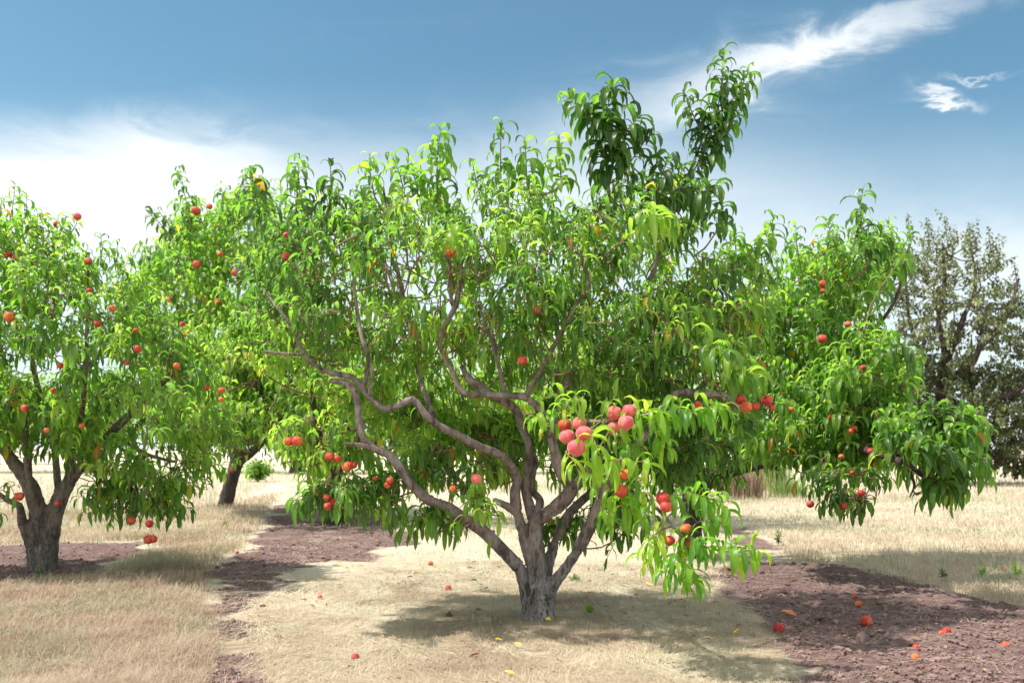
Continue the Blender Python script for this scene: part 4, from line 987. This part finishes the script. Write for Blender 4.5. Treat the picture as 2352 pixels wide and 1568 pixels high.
# ------------------------------------------------------------------ right tree (trunk behind the front branch)
rt0 = G(1585, 1276); YR = rt0[1]
rt = empty('peach_tree', tuple(rt0), 'peach tree on the right reaching a long dark drooping bough out over the pale grass', 'peach tree')
def w3(v): return v / F * YR / 2
wood_trunk('trunk', [
    (PX([(1583, 1290, YR), (1585, 1260, YR), (1590, 1200, YR), (1600, 1140, YR), (1640, 1090, YR - .1)]), [w3(70), w3(54), w3(48), w3(42), w3(30)]),
    (PX([(1588, 1190, YR), (1580, 1120, YR + .2), (1590, 1050, YR + .3)]), [w3(36), w3(30), w3(24)])], M_BARKD, rt, .016)
rn = []
for pl, wd in [
    ([(1640, 1090, YR - .1), (1700, 1078, YR - .3), (1770, 1060, YR - .6), (1860, 1040, YR - 1.2), (1960, 1030, YR - 1.9), (2050, 1052, 6.6), (2110, 1085, 6.4), (2150, 1105, 6.3), (2210, 1100, 6.2)], [30, 24, 20, 19, 18, 17, 15, 10, 5]),
    ([(1600, 1140, YR), (1680, 1010, YR - .1), (1730, 1040, YR - .3), (1790, 1080, YR - .6)], [24, 16, 12, 7]),
    ([(1590, 1050, YR + .3), (1680, 950, YR + .2), (1800, 850, YR), (1890, 720, YR - .2), (1950, 600, YR - .3), (1985, 470, YR - .3)], [24, 20, 17, 13, 10, 5]),
    ([(1800, 850, YR), (1890, 830, YR - .4), (1960, 800, YR - .7), (2050, 700, YR - .8), (2090, 560, YR - .8)], [14, 12, 10, 8, 5]),
    ([(1680, 950, YR + .2), (1700, 800, YR + .3), (1750, 650, YR + .2)], [15, 12, 7]),
    ([(1880, 1038, 7.5), (1900, 1080, 7.1), (1930, 1120, 6.9), (1960, 1150, 6.8)], [10, 8, 6, 4]),
    ([(1860, 1040, YR - 1.2), (1870, 1090, 7.2), (1862, 1130, 7.0)], [9, 7, 4]),
    ([(2050, 1052, 6.6), (2120, 1000, 6.4), (2180, 970, 6.3), (2220, 960, 6.2)], [11, 8, 6, 4]),
    ([(2080, 1066, 6.5), (2100, 1110, 6.3), (2090, 1140, 6.2)], [9, 6, 4])]:
    b = Buf(); p = tube(b, PX(pl), [v / F * y / 2 for v, (_, _, y) in zip(wd, pl)], step=.04, ns=10, bump=.12); b.build('branch', M_BARKD, rt); rn += list(p[::4])
LV = Leaves(); tw = Buf()
yr = lambda a, b: -max(0, min(1, (b - 800) / 250)) * 1.0
CRR = [(1700, 640), (1790, 600), (1850, 560), (1920, 540), (1960, 500), (2010, 520), (2060, 540), (2090, 600), (2060, 660), (2000, 690), (2010, 740), (2070, 800), (2100, 850), (2060, 880), (2020, 960), (2060, 1000), (2040, 1060), (1980, 1100), (1900, 1090), (1830, 1080), (1740, 1060), (1680, 1000), (1660, 850), (1670, 720)]
crown_shoots(LV, tw, rn, CRR, 430, YR - .6, .85, .4, (.25, .5), 17, .18, .04, (.25, .75), 130, yshift=yr)
crown_shoots(LV, tw, rn, [(2030, 990), (2090, 950), (2160, 950), (2230, 960), (2240, 1010), (2260, 1060), (2230, 1110), (2150, 1120), (2080, 1090), (2040, 1060)], 46, 6.4, .35, .1, (.2, .35), 15, .19, .045, (.2, .6), 60, pad=2)
crown_shoots(LV, tw, rn, [(1900, 800), (1960, 760), (2050, 780), (2115, 850), (2090, 900), (2060, 960), (2120, 1000), (2060, 1060), (1960, 1030), (1880, 960)], 95, 7.3, .45, .2, (.22, .4), 16, .18, .04, (.25, .75), 70, pad=4)
crown_shoots(LV, tw, rn, [(1840, 1080), (1990, 1070), (2080, 1100), (2060, 1130), (1960, 1160), (1880, 1130)], 18, 6.8, .2, -.3, (.2, .3), 11, .15, .035, (.1, .5), 40, pad=1, droopy=.8)
crown_shoots(LV, tw, rn, [(1500, 1000), (1740, 990), (1780, 1060), (1700, 1090), (1600, 1105), (1510, 1100)], 60, YR - .2, .5, -.1, (.25, .4), 15, .16, .035, (.0, .35), 60, pad=2, droopy=.5)
for pl, n, L in [([(1990, 620, 7.8), (1985, 540, 7.8), (1975, 480, 7.8), (1985, 425, 7.8)], 34, .22), ([(2000, 600, 7.7), (2010, 560, 7.7), (2030, 530, 7.7)], 18, .24), ([(1840, 620, 7.8), (1830, 560, 7.8), (1828, 515, 7.8)], 20, .22), ([(1930, 600, 7.8), (1910, 540, 7.8), (1898, 505, 7.8)], 18, .2),
               ([(2040, 620, 7.8), (2080, 560, 7.8), (2090, 530, 7.8)], 22, .22), ([(2000, 700, 7.5), (2060, 610, 7.6), (2110, 590, 7.6)], 22, .22), ([(2040, 820, 7.0), (2070, 790, 6.9), (2100, 820, 6.8)], 14, .24), ([(1690, 900, 7.8), (1720, 800, 7.6), (1740, 720, 7.6)], 20, .2),
               ([(2130, 1000, 6.4), (2150, 960, 6.35), (2160, 940, 6.3)], 16, .22), ([(2190, 990, 6.3), (2200, 955, 6.25), (2215, 940, 6.2)], 16, .24), ([(2220, 1060, 6.2), (2250, 1050, 6.15), (2265, 1060, 6.1)], 12, .22), ([(2120, 1095, 6.3), (2160, 1110, 6.25), (2200, 1120, 6.2)], 16, .2), ([(1960, 1140, 6.75), (1965, 1160, 6.7), (1955, 1180, 6.7)], 5, .16)]:
    pts = PX(pl); arr = nodes_arr(rn); q = arr[np.argmin(np.linalg.norm(arr - pts[0], axis=1))]
    tube(tw, [q, (q + pts[0]) / 2, pts[0]], [.007, .006, .005], step=.06, ns=6, closed=False); shoot(LV, tw, pts, n, L, L * .22, (.1, .5), r0=.005, start=.05)
A = clear_view(LV.arr(), [([(2050, 1052, 6.6), (2110, 1085, 6.4), (2150, 1105, 6.3)], 10)], HANG)
leaves_object('crown', A, M_LEAF, rt, 5); tw.build('twigs', M_TWIG, rt)
print('right leaves', len(A))

# ------------------------------------------------------------------ grey-green tree far right
def olive():
    o0 = G(2172, 1112); Yo = o0[1]
    t = empty('olive_tree', tuple(o0), 'large thin leaved grey green tree with brown boughs standing far off at the right edge', 'tree')
    def w_(v): return v / F * Yo / 2
    wood_trunk('trunk', [(PX([(2175, 1118, Yo), (2170, 1060, Yo), (2160, 960, Yo), (2165, 880, Yo), (2172, 820, Yo)]), [w_(46), w_(36), w_(30), w_(30), w_(26)])], M_BARKD, t, .06)
    nd = []
    segs = [([(2172, 830, Yo), (2165, 780, Yo), (2155, 730, Yo), (2170, 650, Yo), (2165, 560, Yo)], [18, 14, 12, 9, 5]),
            ([(2175, 830, Yo), (2195, 780, Yo), (2210, 735, Yo), (2240, 660, Yo), (2230, 560, Yo)], [18, 14, 11, 8, 4]),
            ([(2165, 880, Yo), (2230, 840, Yo - .5), (2258, 780, Yo - .5), (2310, 730, Yo - .5), (2340, 640, Yo)], [18, 15, 13, 10, 5]),
            ([(2165, 900, Yo), (2120, 820, Yo + .5), (2090, 740, Yo + .5), (2080, 640, Yo + .5)], [14, 12, 9, 5]),
            ([(2160, 960, Yo), (2110, 920, Yo - .8), (2070, 880, Yo - 1)], [13, 10, 6]),
            ([(2160, 980, Yo), (2240, 930, Yo - .8), (2330, 900, Yo - 1), (2420, 840, Yo - 1)], [16, 13, 10, 6]),
            ([(2165, 1000, Yo), (2260, 990, Yo + .8), (2350, 980, Yo + 1)], [14, 10, 6])]
    for pl, wd in segs:
        b = Buf(); p = tube(b, PX(pl), [w_(v) for v in wd], step=.2, ns=8, bump=.15); b.build('branch', M_BARKD, t); nd += list(p[::2])
    LV = Leaves(); tw = Buf()
    crown_shoots(LV, tw, nd, [(2060, 620), (2090, 520), (2130, 530), (2170, 500), (2210, 530), (2250, 540), (2290, 560), (2330, 640), (2370, 680), (2440, 700), (2480, 860), (2350, 860), (2200, 860), (2090, 850), (2040, 760), (2040, 680)], 350, Yo, 2.2, .35, (.7, 1.3), 22, .17, .075, (.1, .8), 120, r_link=.022, pad=4)
    crown_shoots(LV, tw, nd, [(2060, 850), (2200, 840), (2350, 850), (2470, 860), (2460, 1000), (2400, 1085), (2300, 1090), (2180, 1080), (2080, 1050), (2040, 950)], 540, Yo, 2.2, .2, (.6, 1.1), 24, .19, .085, (.0, .5), 120, r_link=.02, pad=4)
    for a, b, L in [(2085, 490, 1.), (2128, 500, .9), (2170, 500, 1), (2270, 520, .9), (2225, 510, .8), (2330, 600, .8)]:
        shoot(LV, tw, [P(a + 8, b + 70, Yo), P(a + 3, b + 30, Yo), P(a, b, Yo)], 26, .16, .08, (.1, .5), r0=.015)
    leaves_object('crown', LV.arr(), M_OLIVE, t, 3); tw.build('twigs', M_BARKD, t)
olive()

# ------------------------------------------------------------------ far row of orchard trees
def far_tree(loc, label, group, seed, hgt=4.9, Yk=40, half=(2.5, 2.3), lL=.34, lW=.10, ns_=230, up=0):
    global rng
    t = empty('peach_tree', loc, label, 'peach tree', group)
    L0 = np.array(loc); nd = []
    b = Buf(); tube(b, [L0 + (0, 0, -.1), L0 + (.05, 0, .5), L0 + (0, 0, .95)], [.17, .13, .12], step=.15, ns=9); b.build('trunk', M_BARKD, t)
    for k in range(5):
        a = k * 1.26 + rng.random(); b = Buf()
        e = L0 + (math.cos(a) * half[0] * .68, math.sin(a) * half[1] * .68, hgt * .72)
        p = tube(b, [L0 + (0, 0, .85), L0 + (math.cos(a) * half[0] * .32, math.sin(a) * half[1] * .32, hgt * .38), e], [.09, .06, .025], step=.2, ns=7); b.build('branch', M_BARKD, t); nd += list(p)
    LV = Leaves(); tw = Buf()
    for k in range(ns_):
        v = rng.normal(0, 1, 3); v /= np.linalg.norm(v); v *= rng.random() ** .4
        pt = L0 + (v[0] * half[0], v[1] * half[1], hgt * (.56 + up) + v[2] * hgt * (.42 - up))
        arr = nodes_arr(nd); q = arr[np.argmin(np.linalg.norm(arr - pt, axis=1))]
        d = norm(np.array((v[0], v[1], .6)) + rng.normal(0, .35, 3)); tip = pt + d * rng.uniform(.5, .9)
        tube(tw, [q, (q + pt) / 2, pt], [.018, .014, .01], step=.3, ns=5, closed=False); nd.append(pt)
        shoot(LV, None, [pt, (pt + tip) / 2, tip], 15, lL, lW, (.45, .9), start=0)
    leaves_object('crown', LV.arr(), M_LEAF, t, 3); tw.build('twigs', M_TWIG, t)
    return t
GF_ = 'peach trees of the far row'
fars = [far_tree((-9.4, 39, 0), 'far orchard tree seen in the gap right of the dark leaning trunk', GF_, 1),
        far_tree((-4.9, 40, 0), 'far orchard tree seen below the zigzag left limbs of the main tree', GF_, 2),
        far_tree((-.6, 39.5, 0), 'far orchard tree seen just left of the main trunk', GF_, 3)]
def copy_tree(o, parent=None):
    c = o.copy(); C.objects.link(c); c.parent = parent
    for ch in list(o.children): copy_tree(ch, c)
    return c
for k, (x_, y_, rz, s_, lab) in enumerate([
    (4.0, 40.5, 1.3, 1, 'far orchard tree seen just right of the main trunk'),
    (8.2, 41, 2.4, .95, 'far orchard tree behind the front fruiting branch'),
    (-14.2, 41, 3.0, 1.02, 'far orchard tree behind the dark leaning trunk on the left'),
    (-19, 40, .7, 1, 'far orchard tree behind the leftmost peach tree, right of its trunk'),
    (-24, 41, 5, 1, 'far orchard tree behind the leftmost trunk at the picture edge'),
    (-7.2, 52, 2, 1.1, 'farther tree filling the gap behind the far row on the left'),
    (1.8, 53, 4, 1.1, 'farther tree filling the gap behind the far row right behind the main tree'),
    (12.5, 56, 1, 1.05, 'small distant tree left of the green weeds on the right'),
    (-36, 62, 1, 1.1, 'small distant tree at the left picture edge behind the leftmost trunk'),
    (-30, 63, 4, 1.1, 'small distant tree second from the left picture edge, behind the leftmost trunk'),
    (-22.5, 62, 2, 1.1, 'small distant tree low behind the skirt of the leftmost peach tree'),
    (-15.5, 64, 5, 1.1, 'small distant tree just left of the dark leaning trunk'),
    (24, 75, 2, 1.1, 'small distant tree low behind the drooping right bough'),
    (31, 76, 5, 1.2, 'small distant tree just left of the grey green tree')]):
    c = copy_tree(fars[k % 3]); c.location = (x_, y_, 0); c.rotation_euler.z = rz; c.scale = (s_,) * 3; c['label'] = lab

mid0 = G(765, 1200); mid1 = G(1428, 1203)  # next-row trees added to put sunlit green behind the main tree's limbs
far_tree(tuple(mid0), 'added bright leafy peach tree behind the low hanging left branches of the main tree', 'added peach trees of the next row', 9, 3.1, 13, (2.1, 1.3), .20, .055, 350, .04)
far_tree(tuple(mid1), 'added bright leafy peach tree behind the right fork of the main trunk', 'added peach trees of the next row', 9, 3.1, 13, (2.0, 1.3), .20, .055, 330, .04)
# ------------------------------------------------------------------ bushes, weeds, post, fallen leaves
def bush(px, py, wpx, hpx, label, cat, name, mat, n, L, W, tone, up=.6):
    o0 = G(px, py); Y = o0[1]; t = empty(name, tuple(o0), label, cat)
    wd = wpx / F * Y / 2; hh = hpx / F * Y; LV = Leaves(); tw = Buf()
    for k in range(n):
        a = rng.uniform(0, 6.28); r = rng.random() ** .6
        base = o0 + (math.cos(a) * wd * r * .04, math.sin(a) * wd * r * .04, 0)
        tip = o0 + (math.cos(a) * wd * r, math.sin(a) * wd * r, hh * rng.uniform(.5, 1) * (1 - .35 * r))
        shoot(LV, tw, [base, (base + tip) / 2 + (0, 0, hh * .12), tip], 13, L, W, tone, (.4, 1.6), max(.003, L * .03), .2)
    leaves_object('foliage', LV.arr(), mat, t, 4); tw.build('stems', M_TWIG, t)
bush(592, 1106, 84, 62, 'small bright green bush on the ground right of the dark leaning trunk', 'bush', 'bush', M_LEAF, 46, .26, .08, (.2, .7))
def grass_clump(px, py, wpx, hpx, n, label, mat, tone, name='grass_clump'):
    o0 = G(px, py); Y = o0[1]; wd = wpx / F * Y / 2; hh = hpx / F * Y
    x = o0[0] + rng.normal(0, .45, n) * wd; y = Y + rng.normal(0, .4, n) * wd
    V, Fq, T = blades(x, y, hh * rng.uniform(.45, 1.05, n), rng.uniform(.008, .018, n) * Y / 20, rng.uniform(.05, .5, n), rng.uniform(*tone, n))
    V = V - o0
    o = mesh_np(name, V, Fq, mat, None, {'tone': T}, smooth_=False); o.location = tuple(o0)
    return tag(o, label, 'grass clump')
grass_clump(1712, 1146, 84, 88, 700, 'clump of brown dry stalks standing between green weeds behind the right tree', M_DRY, (0, .3))
grass_clump(1660, 1122, 80, 62, 900, 'green weeds left of the brown stalks under the right tree', M_GRN, (0, .7))
grass_clump(1768, 1126, 80, 90, 1300, 'tall light green weeds right behind the brown stalks', M_GRN, (.2, 1))
grass_clump(1812, 1142, 80, 46, 900, 'low green weeds right of the brown stalks in front of the tall ones', M_GRN, (0, .8))
b = Buf(); g0 = G(672, 1086); tube(b, [g0 + (0, 0, -.1), g0 + (.02, 0, .5), g0 + (-.05, 0, 1.05)], [.18, .15, .11], step=.12, ns=10, bump=.12)
po = mesh_np('tree_stump', np.concatenate(b.V) - g0, np.concatenate(b.F), M_BARKL); po.location = tuple(g0)
tag(po, 'small pale bare stump far off in the gap left of the main tree', 'stump')
# weeds that stand out one by one
WEEDS = [(38, 1405, 26, 40, 'single dark green weed in the dry grass at the front left'), (1352, 1402, 24, 16, 'yellow green sprout on the straw right of the main trunk'),
         (1030, 1418, 22, 14, 'small green sprout on the straw left of the main trunk'), (1788, 1250, 22, 46, 'upright weed at the rear edge of the brown soil'),
         (2168, 1330, 16, 42, 'thin tall weed in the pale grass at the right'), (2335, 1325, 30, 40, 'bushy yellow green weed at the right edge'),
         (90, 1325, 30, 30, 'green weed at the foot of the leftmost trunk'), (520, 1215, 26, 26, 'green weed in the grass before the dark leaning trunk'),
         (2255, 1320, 24, 26, 'round yellow green weed left of the bushy one at the right edge'), (1320, 1332, 40, 12, 'flat green weed just right of the lowest fork of the main trunk')]
for px, py, wp, hp, lab in WEEDS: 
    Yw = G(px, py)[1]; bush(px, py, wp, hp, lab, 'weed', 'weed', M_LEAFB if 'yellow' in lab else M_LEAFD, 5, .03 * Yw / 5, .008 * Yw / 5, (.2, .8))
# yellow fallen leaves
m_y = simple('yellow_leaf', (.80, .46, .03), .5, (.85, .60, .08), 60); m_o = simple('rusty_leaf', (.42, .12, .04), .6, (.55, .20, .08), 60)
FLV = [(1265, 1428, 22, 'y', 'yellow fallen leaf right at the foot of the main trunk'), (1155, 1472, 20, 'y', 'yellow fallen leaf in front of the main trunk, on the left'),
       (1280, 1510, 24, 'y', 'yellow fallen leaf in front of the main trunk, on the right'), (1076, 1510, 24, 'o', 'rusty orange fallen leaf at the front, left of the trunk'),
       (1685, 1455, 28, 'y', 'bright yellow fallen leaf near the left edge of the brown soil'), (1200, 1484, 18, 'y', 'pale yellow fallen leaf straight in front of the trunk'),
       (1345, 1330 + 40, 18, 'y', 'yellow fallen leaf on the straw behind the sprout right of the trunk'), (908, 1470, 20, 'o', 'rusty fallen leaf left of the others on the front straw'),
       (1500, 1345, 16, 'y', 'small yellow fallen leaf below the tip of the front branch'), (1830, 1408, 34, 'o', 'curled rusty red leaf on the brown soil behind the large red peach'),
       (1870, 1420, 30, 'o', 'flat rusty leaf on the brown soil right of the curled one'), (1180, 1550, 20, 'y', 'yellow fallen leaf at the very bottom of the picture')]
for px, py, sz, k, lab in FLV:
    g_ = G(px, py); L = sz / F * g_[1]; z = float(ground_z(g_[:1], g_[1:2])[0]); a = rng.uniform(0, 6.28)
    row = np.array([[0, 0, .012, math.cos(a), math.sin(a), .35, L * 1.15, L * .5, .25, .5, .3]])
    V, Fq, T_, md = build_leaves(row, 6)
    o = mesh_np('fallen_leaf', V, Fq, m_y if k == 'y' else m_o); o.location = (g_[0], g_[1], z + .004)
    tag(o, lab, 'fallen leaf', 'coloured leaves fallen on the ground')
